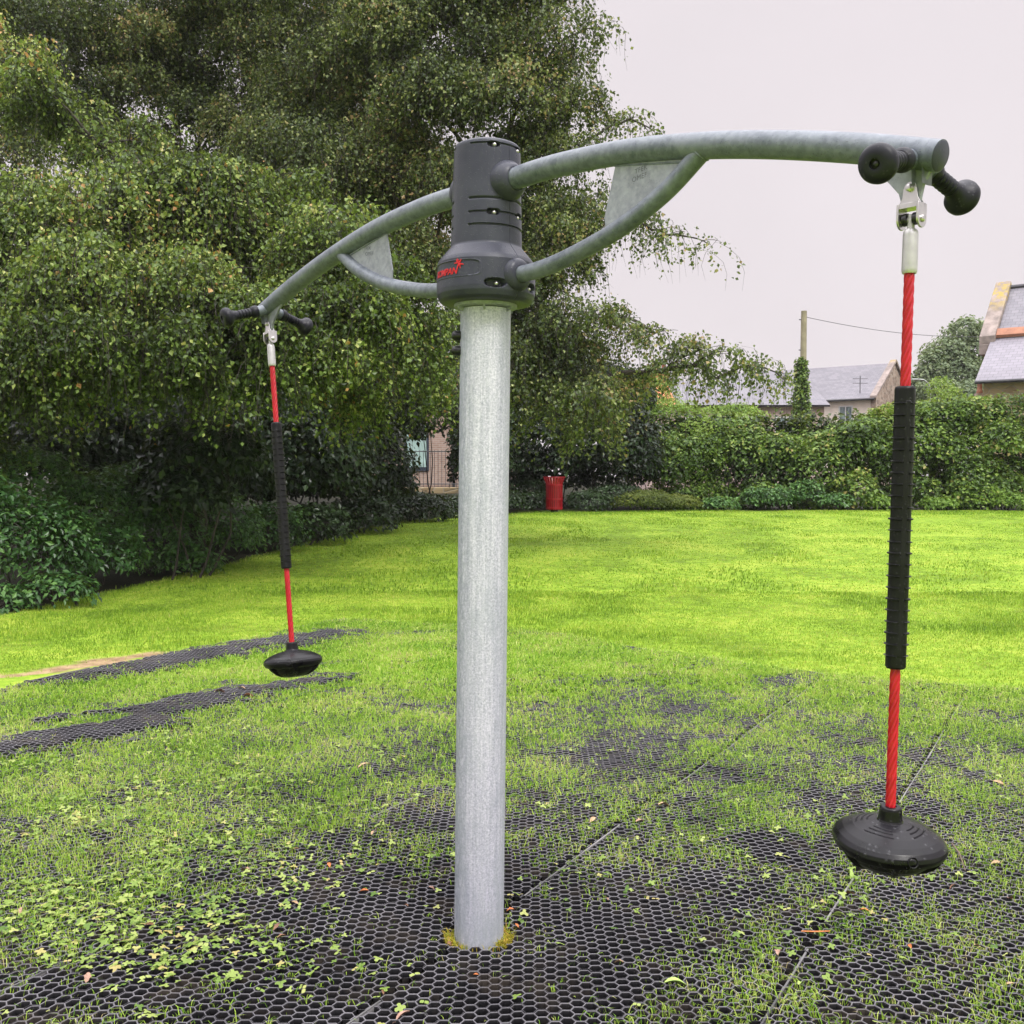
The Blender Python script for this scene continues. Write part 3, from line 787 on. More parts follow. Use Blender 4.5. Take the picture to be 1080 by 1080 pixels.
# small lobed weeds (creeping seedlings) on the matting, mostly lower left
def weeds():
    pts = []
    N = 62000; x, y = scatter(N, 2.5, 6.5)
    u, v = proj(x, y)
    w = np.exp(-(((u - 70) / 210) ** 2 + ((v - 985) / 150) ** 2)) * .85 + .30 * np.exp(-(((u - 230) / 130) ** 2 + ((v - 880) / 130) ** 2)) + .035 + .05 * np.exp(-(((u - 800) / 200) ** 2 + ((v - 990) / 100) ** 2))
    k = (RNG.random(N) < w * sstep(.36, .62, fbm(x * 3.4, y * 3.4 + 8)) * .55) & on_mat(x, y) & (strip(x, y) < .3)
    x, y = x[k], y[k]; n = len(x)
    V = []; F = []; S = []; A = []; off = 0
    for i in range(n):
        R0 = random.uniform(.006, .0125); zc = float(gz(x[i], y[i])) + random.uniform(.022, .042); rot = random.uniform(0, 6.3); tilt = (random.gauss(0, .25), random.gauss(0, .25)); r = min(1, max(0, random.gauss(.5, .27)))
        nl = random.choice((2, 3, 3, 4))
        for q in range(nl):
            a = rot + q * 2 * PI / nl; cx, cy = x[i] + R0 * .8 * math.cos(a), y[i] + R0 * .8 * math.sin(a)
            ring = []
            for e in range(8):
                b = a + e * 2 * PI / 8; rr = R0 * (.62 + .14 * math.cos(2 * (b - a)) + .12 * (e % 2))
                px, py = cx + rr * math.cos(b), cy + rr * math.sin(b)
                ring.append((px, py, zc + (px - x[i]) * tilt[0] + (py - y[i]) * tilt[1] - 6 * ((px - x[i]) ** 2 + (py - y[i]) ** 2)))
            V += ring; F += [off + e for e in range(8)]; S.append(8); A += [r] * 8; off += 8
    return V, F, S, A
M['weed'] = mat_leaf('pale_weed_leaf', [(0, (.10, .20, .03)), (.5, (.28, .40, .08)), (.85, (.46, .54, .16)), (1, (.52, .44, .16))], .35, .5, 2)
V, F, S, A = weeds(); o = link('ground_weeds', np_mesh('weeds', V, F, S, attrs={'rnd': A}), M['weed'])
tag(o, 'pale green creeping seedlings with small lobed leaves on the matting', 'weeds', kind='stuff')
# moss tufts round the pole foot
x = []; y = []
for k in range(420):
    a = random.choice((random.gauss(-2.75, .35), random.gauss(-.35, .45))); r = random.uniform(.088, .118); x.append(BASE[0] + r * math.cos(a)); y.append(BASE[1] + r * math.sin(a))
x, y = np.array(x), np.array(y); n = len(x)
V, F, S, A = blades(x, y, RNG.uniform(.012, .040, n), RNG.uniform(.003, .005, n), RNG.uniform(.2, 1, n), RNG.uniform(.2, 1, n), .01)
M['moss'] = mat_leaf('yellow_moss', [(0, (.20, .26, .02)), (.5, (.42, .42, .04)), (1, (.50, .30, .05))], .3, .6, 3)
o = link('moss_tufts', np_mesh('moss', V, F, S, attrs={'rnd': A}), M['moss']); tag(o, 'yellow-green moss around the foot of the pole', 'moss', kind='stuff')

# ------------------------------------------------------------------ fallen leaves and twigs
def leaf_mesh(kind):
    n = 14; V = []; W = {0: .42, 1: .30, 2: .52}[kind]
    for sgn in (1,):
        top = []; bot = []
        for k in range(n + 1):
            t = k / n; w = W * math.sin(PI * t ** .8) * (1 + (.22 * math.sin(t * 17) if kind == 2 else .05 * math.sin(t * 40)))
            curl = .10 * math.sin(t * PI) + .05 * t
            top.append((t - .5, w / 2, curl + abs(w) * .25)); bot.append((t - .5, -w / 2, curl + abs(w) * .32))
        mid = [(t / n - .5, 0, .10 * math.sin(t / n * PI) - .02) for t in range(n + 1)]
    V = top + mid + bot; m = n + 1
    F = [(k, k + 1, m + k + 1, m + k) for k in range(n)] + [(m + k, m + k + 1, 2 * m + k + 1, 2 * m + k) for k in range(n)]
    V += [(-.72, .02, .03), (-.72, -.005, .03), (-.5, -.01, -.015), (-.5, .012, -.015)]; b = 3 * m; F.append((b, b + 1, b + 2, b + 3))
    me = bpy.data.meshes.new('fallen_leaf'); me.from_pydata(V, [], F); me.update()
    me.polygons.foreach_set('use_smooth', [True] * len(me.polygons)); return me
def mat_dead(name, a, b):
    t = NT(name); n = t.noise(4, 4, .6, t.coord('Object')); t.bsdf(t.ramp(n, [(.35, a), (.65, b)]), .55, 0, t.bump(n, .3, .02)); return t.m
DM = {'orange': mat_dead('orange_dead_leaf', (.42, .12, .03), (.62, .22, .06)), 'tan': mat_dead('tan_dead_leaf', (.38, .24, .13), (.58, .40, .24)), 'brown': mat_dead('brown_dead_leaf', (.14, .065, .035), (.28, .13, .07)), 'green': mat_dead('pale_green_leaf', (.28, .42, .08), (.40, .52, .14)), 'pink': mat_dead('pinkish_brown_leaf', (.30, .17, .12), (.45, .28, .21))}
LMESH = {(k, c): None for k in range(3) for c in DM}
def gpoint(u, v):
    y_ = 3.0
    lo, hi = 2.2, 30.0
    for _ in range(40):
        y_ = (lo + hi) / 2; p = at(u, v, y_)
        if p[2] > float(gz(p[0], y_)) + .02: lo = y_
        else: hi = y_
    return p
leaves = [(384, 942, .048, 'orange', 1, 'slender orange-brown leaf lying flat left of the pole'), (425, 1074, .05, 'pink', 0, 'pinkish brown leaf at the bottom edge left of the pole'), (384, 809, .075, 'tan', 1, 'long tan leaf on the grass behind the left of the pole'),
          (259, 920, .05, 'pink', 2, 'curled pinkish brown leaf among the seedlings'), (292, 980, .036, 'brown', 0, None), (297, 990, .032, 'brown', 2, None), (347, 914, .034, 'orange', 0, None), (311, 954, .034, 'tan', 1, None), (428, 957, .030, 'brown', 1, None),
          (78, 937, .045, 'brown', 1, None), (158, 977, .034, 'brown', 2, None), (22, 963, .04, 'pink', 0, None), (92, 1033, .038, 'pink', 2, None), (311, 898, .04, 'brown', 1, None), (394, 880, .04, 'tan', 0, None), (257, 936, .03, 'brown', 0, None),
          (896, 945, .040, 'brown', 2, None), (822, 1007, .042, 'pink', 2, 'pinkish brown leaf on the matting right of the pole'), (912, 962, .032, 'orange', 0, None), (1065, 1040, .03, 'tan', 1, None), (1050, 912, .040, 'tan', 0, 'pale tan leaf on the grass right of the near seat'), (1005, 937, .035, 'brown', 1, None),
          (897, 925, .062, 'green', 1, 'upright pale green leaf on the matting below the near seat'), (1054, 828, .07, 'tan', 1, 'pale tan leaf on the grass beyond the near seat'), (1065, 950, .04, 'brown', 2, None), (700, 851, .06, 'tan', 2, None), (625, 866, .045, 'tan', 0, None), (675, 868, .045, 'pink', 2, None), (803, 757, .06, 'pink', 0, None), (592, 852, .04, 'green', 0, None),
          (653, 1017, .03, 'tan', 2, None), (538, 962, .03, 'orange', 2, None), (545, 978, .022, 'orange', 0, None), (474, 997, .024, 'brown', 2, None), (502, 1030, .022, 'orange', 1, None), (405, 1048, .030, 'brown', 0, None), (455, 939, .03, 'pink', 2, None), (232, 731, .08, 'pink', 2, 'pinkish leaf on the bare matting strip by the far seat'), (262, 735, .07, 'brown', 0, None), (255, 727, .07, 'tan', 1, None),
          (712, 1040, .07, 'green', 0, 'pale round leaf standing in the matting right of the pole'), (884, 967, .045, 'green', 0, None), (1030, 1000, .04, 'tan', 1, None), (960, 1000, .028, 'orange', 0, None), (845, 1040, .035, 'green', 2, None), (640, 950, .03, 'pink', 1, None)]
CNAME = {'orange': 'orange', 'tan': 'tan', 'brown': 'dark brown', 'green': 'pale green', 'pink': 'pinkish brown'}
for (u, v, L_, c, k, lab) in leaves:
    if LMESH[(k, c)] is None:
        LMESH[(k, c)] = leaf_mesh(k); LMESH[(k, c)].materials.append(DM[c])
    o = bpy.data.objects.new('fallen_leaf', LMESH[(k, c)]); col.objects.link(o)
    p = gpoint(u, v); o.location = (p[0], p[1], float(gz(p[0], p[1])) + .026); o.scale = (L_, L_, L_)
    o.rotation_euler = (random.gauss(0, .3), random.gauss(0, .3), random.uniform(0, 6.28) if L_ < .045 else random.gauss(0, .5))
    if lab and 'upright' in lab: o.rotation_euler = (.3, -1.0, 1.4)
    tag(o, lab or 'small %s leaf dropped on the rubber matting' % CNAME[c], 'leaf', 'small %s leaves dropped on the matting' % CNAME[c] if not lab else None)
tw = MB(); tw.tube([gpoint(1004, 897), gpoint(1012, 908), gpoint(1018, 926)], [.004, .0035, .002], 6)
o = tw.build('twig', mat_bark('twig_bark', (.10, .07, .05), (.20, .15, .11))); o.location.z += .03; tag(o, 'thin dark twig lying beside the near seat', 'twig')
tw = MB(); tw.tube([gpoint(845, 990), gpoint(860, 990.5), gpoint(875, 990)], [.002, .0025, .002], 6)
o = tw.build('twig', DM['orange']); o.location.z += .026; tag(o, 'short straight orange-brown stalk lying on the matting', 'twig')
# ------------------------------------------------------------------ foliage machinery
def unit(v): return v / np.maximum(np.linalg.norm(v, axis=-1, keepdims=True), 1e-9)
class Leaves:
    def __init__(s): s.V = []; s.A = []; s.n = 0
    def add(s, P, D, N, L, W, rnd, fold=.18):
        D = unit(D); S = unit(np.cross(D, N)); N2 = np.cross(S, D)
        L = L[:, None]; W = W[:, None]
        V = np.stack([P, P + D * L * .42 + S * W * .5 + N2 * W * fold, P + D * L, P + D * L * .42 - S * W * .5 + N2 * W * fold], 1)
        s.V.append(V.reshape(-1, 3)); s.A.append(np.repeat(rnd, 4)); s.n += len(P)
    def build(s, name, mat, parent):
        V = np.concatenate(s.V); n = len(V) // 4
        me = np_mesh(name, V, np.arange(n * 4).reshape(n, 4), attrs={'rnd': np.concatenate(s.A)})
        return link(name, me, mat, parent)
def strands(L, T, c, r, M_, length, K=24, leaf=.055, droop=.8, bias=.25, inner=.35, twig=True, tone=0):
    """weeping twigs with leaves hung from an ellipsoidal branch mass"""
    M_ = max(4, int(M_)); c = np.array(c); r = np.array(r)
    u = unit(RNG.normal(0, 1, (M_, 3))); u[:, 2] = np.where(u[:, 2] < -.35, -u[:, 2], u[:, 2])
    rad = RNG.uniform(inner ** 2, 1, M_) ** .5
    st = c + u * r * rad[:, None]
    out = u.copy(); out[:, 2] = 0; out = unit(out + RNG.normal(0, .45, (M_, 3)) * [1, 1, 0])
    ln = length * RNG.uniform(.45, 1.15, M_)
    K = int(K); t = (np.floor((np.arange(K)[None] + RNG.random((M_, 1)) * 3) / 3) * 3 + RNG.random((M_, K)) * 1.1) / (K + 3)
    def path(t):
        q = t[..., None]
        return st[:, None] + out[:, None] * (ln[:, None, None] * (.62 * q - .25 * q * q)) + 0.10 * ln[:, None, None] * np.sin(q * 5 + RNG.uniform(0, 6, (M_, 1, 1))) * RNG.normal(0, 1, (M_, 1, 3)) * [1, 1, .4] + np.array([0, 0, 1.0]) * (ln[:, None, None] * (.16 * q - droop * q ** 1.8))
    P = path(t).reshape(-1, 3) + RNG.normal(0, .045, (M_ * K, 3))
    n = len(P)
    o2 = np.repeat(out, K, 0)
    D = o2 * .35 + RNG.normal(0, .62, (n, 3)) + np.array([0, 0, -.75])
    Nn = o2 * .5 + RNG.normal(0, .75, (n, 3)) + np.array([0, 0, .75])
    sz = leaf * RNG.uniform(.55, 1.4, n)
    L.add(P, D, Nn, sz, sz * RNG.uniform(.62, .95, n), np.clip(RNG.normal(.45 + tone, .24, n), 0, 1))
    if twig:
        kk = np.linspace(0, 1, 6)[None].repeat(M_, 0); Q = path(kk)
        w = np.array([.0055, .0045, .004, .003, .0022, .001])[None, :, None]
        side = unit(np.cross(out, [0, 0, 1.0]))[:, None]
        for ax in (side, np.broadcast_to(out[:, None], side.shape)):
            a = Q + ax * w; b = Q - ax * w
            T.append(np.stack([a[:, :-1], b[:, :-1], b[:, 1:], a[:, 1:]], 2).reshape(-1, 3))
def clump(L, c, r, n, leaf, aspect=.6, tone=0, up=.5, bumpy=.3, seed=0, lowcut=-.5):
    """broad-leaf mass: leaves facing outwards on a lumpy shell with depth"""
    c = np.array(c); r = np.array(r); u = unit(RNG.normal(0, 1, (n, 3))); u[:, 2] = np.where(u[:, 2] < lowcut, -u[:, 2], u[:, 2])
    lump = fbm(u[:, 0] * 2.6 + c[0] * 1.7 + u[:, 2] * 1.3, u[:, 1] * 2.6 + c[1] + u[:, 2] * 2.1 + seed, 3)
    rad = 1 + bumpy * (lump - .5) * 2 - np.abs(RNG.normal(0, .13, n))
    P = c + u * r * rad[:, None] + RNG.normal(0, leaf * .3, (n, 3))
    Nn = u * .9 + RNG.normal(0, .5, (n, 3)) + np.array([0, 0, up])
    D = np.cross(Nn, RNG.normal(0, 1, (n, 3))) + np.array([0, 0, -.5]) + u * .3
    sz = leaf * RNG.uniform(.55, 1.25, n)
    L.add(P, D, Nn, sz, sz * aspect * RNG.uniform(.8, 1.2, n), np.clip(RNG.normal(.45 + tone, .2, n) + (lump - .5) * .5, 0, 1))
def limb(mb, a, b, r0, r1, sag=.0, n=8, wob=.12, sides=8):
    a = Vector(a); b = Vector(b); L_ = (b - a).length; pts = []
    o1 = Vector((random.gauss(0, wob), random.gauss(0, wob), random.gauss(0, wob * .5))) * L_ * .5
    for k in range(n + 1):
        t = k / n; p = a.lerp(b, t) + Vector((0, 0, 1)) * sag * L_ * math.sin(PI * t) + o1 * math.sin(PI * t) + Vector((random.gauss(0, .012), random.gauss(0, .012), random.gauss(0, .012))) * L_
        if k in (0, n): p = (a, b)[k > 0]
        pts.append(p)
    mb.tube(pts, [r0 + (r1 - r0) * (k / n) ** .8 for k in range(n + 1)], sides)
    return pts
def px_r(d, px): return px / 1080 * d
def weeping_tree(name, label, base, fork_z, lobes, mats, leaf, length, dens, trunk_r=.16, K=24, ds=.85, tone=0, group=None, forks=3):
    """lobes: (u, v, depth, ru, rv[, density])"""
    r = empty(name, (0, 0, 0)); tag(r, label, 'tree', group)
    L = Leaves(); T = []; tb = MB()
    bz = float(gz(base[0], base[1])) - .1
    top = Vector((base[0] + random.gauss(0, .2), base[1], fork_z))
    pts = limb(tb, (base[0], base[1], bz), top, trunk_r * 1.25, trunk_r * .8, n=10, wob=.04, sides=12)
    cents = [Vector(at(l[0], l[1], l[2])) for l in lobes]
    mx = max(c.z for c in cents)
    lead = limb(tb, top, (sum(c.x for c in cents) / len(cents) * .5 + top.x * .5, base[1], sorted(c.z for c in cents)[int(len(cents) * .72)] - .4), trunk_r * .8, .03, n=12, wob=.06)
    full = list(lobes)
    for i_, l in enumerate(lobes):
        if max(l[3], l[4]) < 26: continue
        nb_ = sorted((m_ for m_ in lobes if m_ is not l and max(m_[3], m_[4]) >= 26), key=lambda m_: math.hypot(m_[0] - l[0], (m_[1] - l[1]) * 1.2))[1:3]
        m_ = random.choice(nb_)
        full.append(((l[0] + m_[0]) / 2 + random.gauss(0, 12), (l[1] + m_[1]) / 2 + random.gauss(0, 8), (l[2] + m_[2]) / 2 + random.gauss(-.2, .4), (l[3] + m_[3]) * .28, (l[4] + m_[4]) * .40, (l[5] if len(l) > 5 else 1) * 1.0))
    lobes = full; cents = [Vector(at(l[0], l[1], l[2])) for l in lobes]
    # branch network: every mass hangs on the trunk or on a mass nearer to it
    nodes = [(p, .0, -1) for p in pts[-3:] + lead[::2]]; nb = len(nodes); order = sorted(range(len(cents)), key=lambda q: (cents[q] - top).length)
    for q in order:
        c = cents[q]; best = min(range(len(nodes)), key=lambda k: (nodes[k][0] - c).length * (1 + .9 * max(0, nodes[k][0].z - c.z) / max(.3, (nodes[k][0] - c).length)) + .45 * nodes[k][1])
        nodes.append((c, nodes[best][1] + (nodes[best][0] - c).length, best))
    desc = [1] * len(nodes)
    for k in range(len(nodes) - 1, nb - 1, -1):
        if nodes[k][2] >= 0: desc[nodes[k][2]] += desc[k]
    for k in range(nb, len(nodes)):
        c, _, par = nodes[k]; l = lobes[order[k - nb]]
        ra = .013 * desc[k] ** .5 + .006
        pb = limb(tb, nodes[par][0], c, ra * 1.25, ra * .75 if desc[k] > 1 else .007, sag=.07, n=7, wob=.10)
        R3 = (px_r(l[2], l[3]), max(px_r(l[2], l[3]) * .9, .5), px_r(l[2], l[4]))
        for q in range(4):
            u = Vector((random.gauss(0, 1), random.gauss(0, 1), random.uniform(-.2, .8))).normalized()
            limb(tb, pb[random.choice((4, 5, 6, 7))], c + Vector((u.x * R3[0], u.y * R3[1], u.z * R3[2])) * .8, .009, .003, sag=.08, n=5, wob=.12, sides=5)
        vol = R3[0] * R3[2]
        d_ = l[5] if len(l) > 5 else 1
        R3 = np.array(R3); ns = 1 if max(l[3], l[4]) < 26 else (4 if l[3] > 60 else 3)
        for q in range(ns):
            if ns == 1: cc, rr, tn, ln_ = np.array(c), R3, tone, length * .8
            else:
                o_ = unit(RNG.normal(0, 1, 3)) * R3 * random.uniform(.35, .95); cc = np.array(c) + o_; rr = R3 * random.uniform(.42, .75) * [.85, .85, 1.35]; tn = tone + random.gauss(0, .10) + .10 * o_[2] / R3[2]; ln_ = length * random.uniform(.45, 1.05)
            strands(L, T, cc, rr, dens * d_ * vol / ns * (length / ln_) ** .5, ln_, int(K * (ln_ / length) ** .5), leaf, ds, tone=tn)
    tk = tb.build('trunk', mats[0], r, angle=60)
    L.build('crown', mats[1], r)
    V = np.concatenate(T); me = np_mesh('twigs', V, np.arange(len(V)).reshape(-1, 4)); link('twigs', me, mats[0], r)
    print(name, 'leaves', L.n); return r
M['bark'] = mat_bark('dark_birch_bark', (.022, .018, .015), (.075, .062, .050)); M['bark2'] = mat_bark('grey_birch_bark', (.05, .045, .04), (.22, .21, .19))
M['leafA'] = mat_leaf('birch_leaf_yellow_green', [(0, (.020, .040, .010)), (.30, (.065, .11, .022)), (.58, (.17, .26, .048)), (.84, (.40, .46, .13)), (.97, (.54, .50, .17)), (1, (.46, .24, .08))], .30, .40, .55)
M['leafB'] = mat_leaf('birch_leaf_dull_green', [(0, (.018, .032, .012)), (.4, (.060, .095, .028)), (.72, (.17, .22, .060)), (.93, (.36, .38, .14)), (1, (.38, .26, .12))], .28, .40, .5)
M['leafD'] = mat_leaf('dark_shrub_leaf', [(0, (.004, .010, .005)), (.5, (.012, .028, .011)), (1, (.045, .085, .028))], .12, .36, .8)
M['leafE'] = mat_leaf('broad_shrub_leaf', [(0, (.012, .036, .012)), (.5, (.050, .135, .034)), (1, (.16, .31, .08))], .28, .34, .8)
M['leafH'] = mat_leaf('hedge_leaf', [(0, (.012, .028, .008)), (.4, (.07, .14, .022)), (.75, (.19, .31, .045)), (.95, (.34, .40, .09)), (1, (.36, .30, .10))], .32, .4, .5)
M['leafY'] = mat_leaf('pale_shrub_leaf', [(0, (.10, .20, .03)), (.5, (.22, .36, .05)), (1, (.36, .46, .10))], .4, .45, .8)

# near birch on the left: its crown hangs towards the lawn
A_ = [(50, 215, 13.5, 95, 50), (170, 195, 14, 90, 38), (262, 215, 14.2, 62, 42), (330, 262, 14, 70, 40), (398, 300, 14.6, 66, 40), (100, 300, 12.9, 120, 55), (225, 310, 13.0, 110, 55), (330, 345, 13.5, 100, 50),
      (430, 345, 15, 50, 45), (20, 370, 12.5, 90, 60), (130, 390, 12.6, 100, 50), (245, 390, 13, 70, 40), (380, 400, 14.8, 60, 35), (-70, 300, 13, 80, 90), (-60, 420, 12.6, 70, 60), (180, 260, 14.6, 120, 50), (60, 130, 15.5, 60, 40, .6), (150, 150, 15.5, 40, 30, .5), (-20, 60, 15.5, 50, 50, .5), (300, 190, 15.2, 40, 30, .6), (455, 400, 16, 28, 22)]
weeping_tree('birch_tree', 'weeping birch with yellow-green leaves hanging behind the far swing arm', (-4.6, 15.2), 3.0, A_, (M['bark'], M['leafA']), .060, 1.15, 450, .13, K=27, ds=1.05, tone=-.05)
# tall birch behind the pole with its right side hanging over the hedge
B_ = [(470, -60, 19, 110, 55), (560, -30, 19, 70, 45, .8), (380, 0, 19.5, 110, 55), (500, 50, 19, 100, 45), (590, 45, 18.6, 48, 26, .75), (632, 28, 18.4, 24, 12, .6), (430, 110, 19, 110, 50), (330, 90, 20, 90, 50), (545, 115, 18.5, 80, 40, .8), (612, 110, 18.2, 45, 22, .8), (665, 125, 18, 22, 10, .8), (690, 138, 18, 10, 4, 1),
      (520, 190, 18.5, 100, 40, .85), (590, 215, 18, 70, 30, .85), (655, 232, 17.8, 38, 14, .8), (704, 248, 17.6, 24, 7, .9), (748, 258, 17.5, 14, 3, 1.2), (420, 200, 19, 90, 50), (330, 190, 19.5, 80, 50), (570, 290, 18, 80, 38), (450, 290, 18.5, 80, 40), (520, 345, 17.8, 80, 34),
      (605, 350, 17.6, 58, 30), (560, 400, 17.5, 80, 28), (640, 400, 17.2, 42, 24), (655, 335, 17.4, 26, 12, .8), (690, 352, 17.2, 34, 10, .9), (740, 368, 17, 36, 9, 1), (790, 385, 16.9, 28, 8, 1.2), (826, 400, 16.8, 10, 5, 1.8), (700, 392, 17.2, 30, 8, .8), (755, 400, 17, 26, 6, .8), (590, 440, 17.4, 50, 16)]
weeping_tree('birch_tree', 'tall birch behind the pole with long twigs drooping over the hedge on its right', (-.9, 21.5), 4.0, B_, (M['bark'], M['leafB']), .062, 1.1, 380, .17, K=24, ds=1.05, tone=.07)
C_ = [(230, 40, 23, 80, 50, .9), (110, 150, 22, 80, 50, .8), (250, 170, 21.5, 60, 45, .9), (330, 40, 23, 80, 50, .8), (30, 60, 23, 80, 50, .8), (160, 90, 23, 90, 60, .7), (190, 230, 22, 110, 50, .9), (290, 110, 22, 70, 40, .7), (370, 160, 22, 60, 60, .7), (440, 250, 22, 70, 70, .7), (340, 240, 21.5, 70, 50, .8), (540, 230, 21, 60, 60, .6), (60, -60, 22, 130, 60, .8), (200, -70, 22, 110, 55, .8), (300, -40, 22, 90, 50, .8), (-50, 20, 21, 90, 70), (50, 30, 21.5, 90, 40, .6), (160, 20, 22, 80, 40, .55), (260, 60, 22, 70, 40, .6), (20, 110, 20, 80, 50, .7), (130, 95, 21, 70, 30, .5), (230, 130, 22, 50, 26, .45), (-40, 200, 20, 90, 60)]
weeping_tree('birch_tree', 'tall thin-crowned birch filling the top left corner with sky showing through', (-6.8, 22.5), 4.5, C_, (M['bark'], M['leafB']), .064, 1.15, 340, .15, K=22, ds=1.0, tone=.05)

# understorey and shrubs
def shrub(name, label, lobes, leaf, mat, dens, cat='shrub', tone=0, aspect=.6, stems=True, group=None, bumpy=.3, up=.5):
    r = empty(name); tag(r, label, cat, group); L = Leaves(); mb = MB()
    for l in lobes:
        c = at(l[0], l[1], l[2]); R3 = (px_r(l[2], l[3]), px_r(l[2], l[3]) * (l[5] if len(l) > 5 else .8), px_r(l[2], l[4]))
        area = R3[0] * R3[2] * 4 + R3[0] * R3[1] * 3
        clump(L, c, R3, max(60, int(dens * area)), leaf, aspect, tone, up, bumpy, seed=l[0] * .01)
        if stems:
            g = Vector((c[0], c[1], float(gz(c[0], c[1])) - .05))
            for q in range(2):
                mb = MB(); limb(mb, g + Vector((random.gauss(0, .15), random.gauss(0, .15), 0)), Vector(c) + Vector((random.gauss(0, .4) * R3[0], random.gauss(0, .4) * R3[1], random.uniform(0, .5) * R3[2])), .022, .006, n=5, sides=5); mb.build('stem', M['bark'], r)
    L.build('foliage', mat, r); print(name, L.n); return r
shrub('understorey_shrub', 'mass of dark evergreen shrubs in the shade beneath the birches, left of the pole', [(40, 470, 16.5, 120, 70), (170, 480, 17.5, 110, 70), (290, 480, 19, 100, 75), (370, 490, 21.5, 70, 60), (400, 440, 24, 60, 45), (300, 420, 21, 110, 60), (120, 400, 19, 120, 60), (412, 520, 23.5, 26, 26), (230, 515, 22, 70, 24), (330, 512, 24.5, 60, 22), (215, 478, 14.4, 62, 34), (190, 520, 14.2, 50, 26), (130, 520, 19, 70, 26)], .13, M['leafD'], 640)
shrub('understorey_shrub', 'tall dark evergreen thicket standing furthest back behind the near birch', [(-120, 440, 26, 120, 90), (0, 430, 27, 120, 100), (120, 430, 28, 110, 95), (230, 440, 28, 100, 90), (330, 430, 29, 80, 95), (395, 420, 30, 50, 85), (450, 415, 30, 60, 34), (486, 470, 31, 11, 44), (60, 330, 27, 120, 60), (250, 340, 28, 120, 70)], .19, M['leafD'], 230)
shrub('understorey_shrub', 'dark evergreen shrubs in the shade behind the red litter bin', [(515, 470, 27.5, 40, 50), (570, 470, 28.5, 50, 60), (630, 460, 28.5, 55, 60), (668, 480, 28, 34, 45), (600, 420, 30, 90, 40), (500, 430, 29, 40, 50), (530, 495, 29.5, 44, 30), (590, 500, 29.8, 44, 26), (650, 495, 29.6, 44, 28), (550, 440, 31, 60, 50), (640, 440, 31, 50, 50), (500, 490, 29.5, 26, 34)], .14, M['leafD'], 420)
shrub('broadleaf_shrub', 'leafy green shrub at the left edge of the lawn', [(-20, 560, 12.0, 60, 60), (45, 575, 12.4, 60, 52), (100, 585, 13.2, 55, 40), (20, 510, 13.5, 70, 40), (60, 622, 11.9, 40, 18), (0, 634, 11.6, 36, 16), (110, 540, 14, 60, 40)], .088, M['leafE'], 900, aspect=.48, bumpy=.45, up=.9)
shrub('broadleaf_shrub', 'bushy green shrub left of the far seat rope', [(170, 565, 14.6, 50, 42), (230, 560, 15.6, 46, 36), (195, 592, 14.6, 40, 14), (285, 560, 17.2, 36, 30), (150, 520, 15.6, 50, 30)], .085, M['leafE'], 900, aspect=.48, bumpy=.45, up=.9)
shrub('broadleaf_shrub', 'low dark shrub along the lawn edge between the far swing and the pole', [(335, 555, 18.4, 36, 24), (385, 545, 20.3, 36, 22), (440, 538, 23, 40, 17), (480, 536, 24.6, 26, 12), (425, 527, 26, 34, 8)], .10, M['leafD'], 700, tone=.2)
shrub('ivy_bank', 'low ivy and undergrowth around the foot of the litter bin', [(520, 528, 26.8, 34, 12), (560, 530, 27.6, 26, 10), (622, 530, 27.4, 26, 12), (650, 522, 27.8, 30, 12), (545, 515, 28.4, 30, 10)], .085, M['leafD'], 900, 'ivy', tone=.28, stems=False)
shrub('grassy_mound', 'low mossy green mound at the hedge corner right of the bin', [(680, 528, 27.4, 36, 11, 1.0), (712, 530, 27.6, 26, 8, 1.0)], .06, mat_leaf('mound_leaf', [(0, (.05, .08, .015)), (.6, (.12, .16, .025)), (1, (.20, .22, .04))], .3, .6, .8), 1400, 'mound', stems=False)
shrub('pale_shrub', 'bright pale green shrub between the birch and the hedge', [(700, 450, 30.5, 44, 28), (740, 468, 29.8, 40, 26), (680, 490, 30, 30, 36), (722, 500, 29.3, 32, 26), (770, 440, 31.5, 40, 14), (690, 415, 33, 26, 20)], .085, M['leafY'], 620, bumpy=.4)
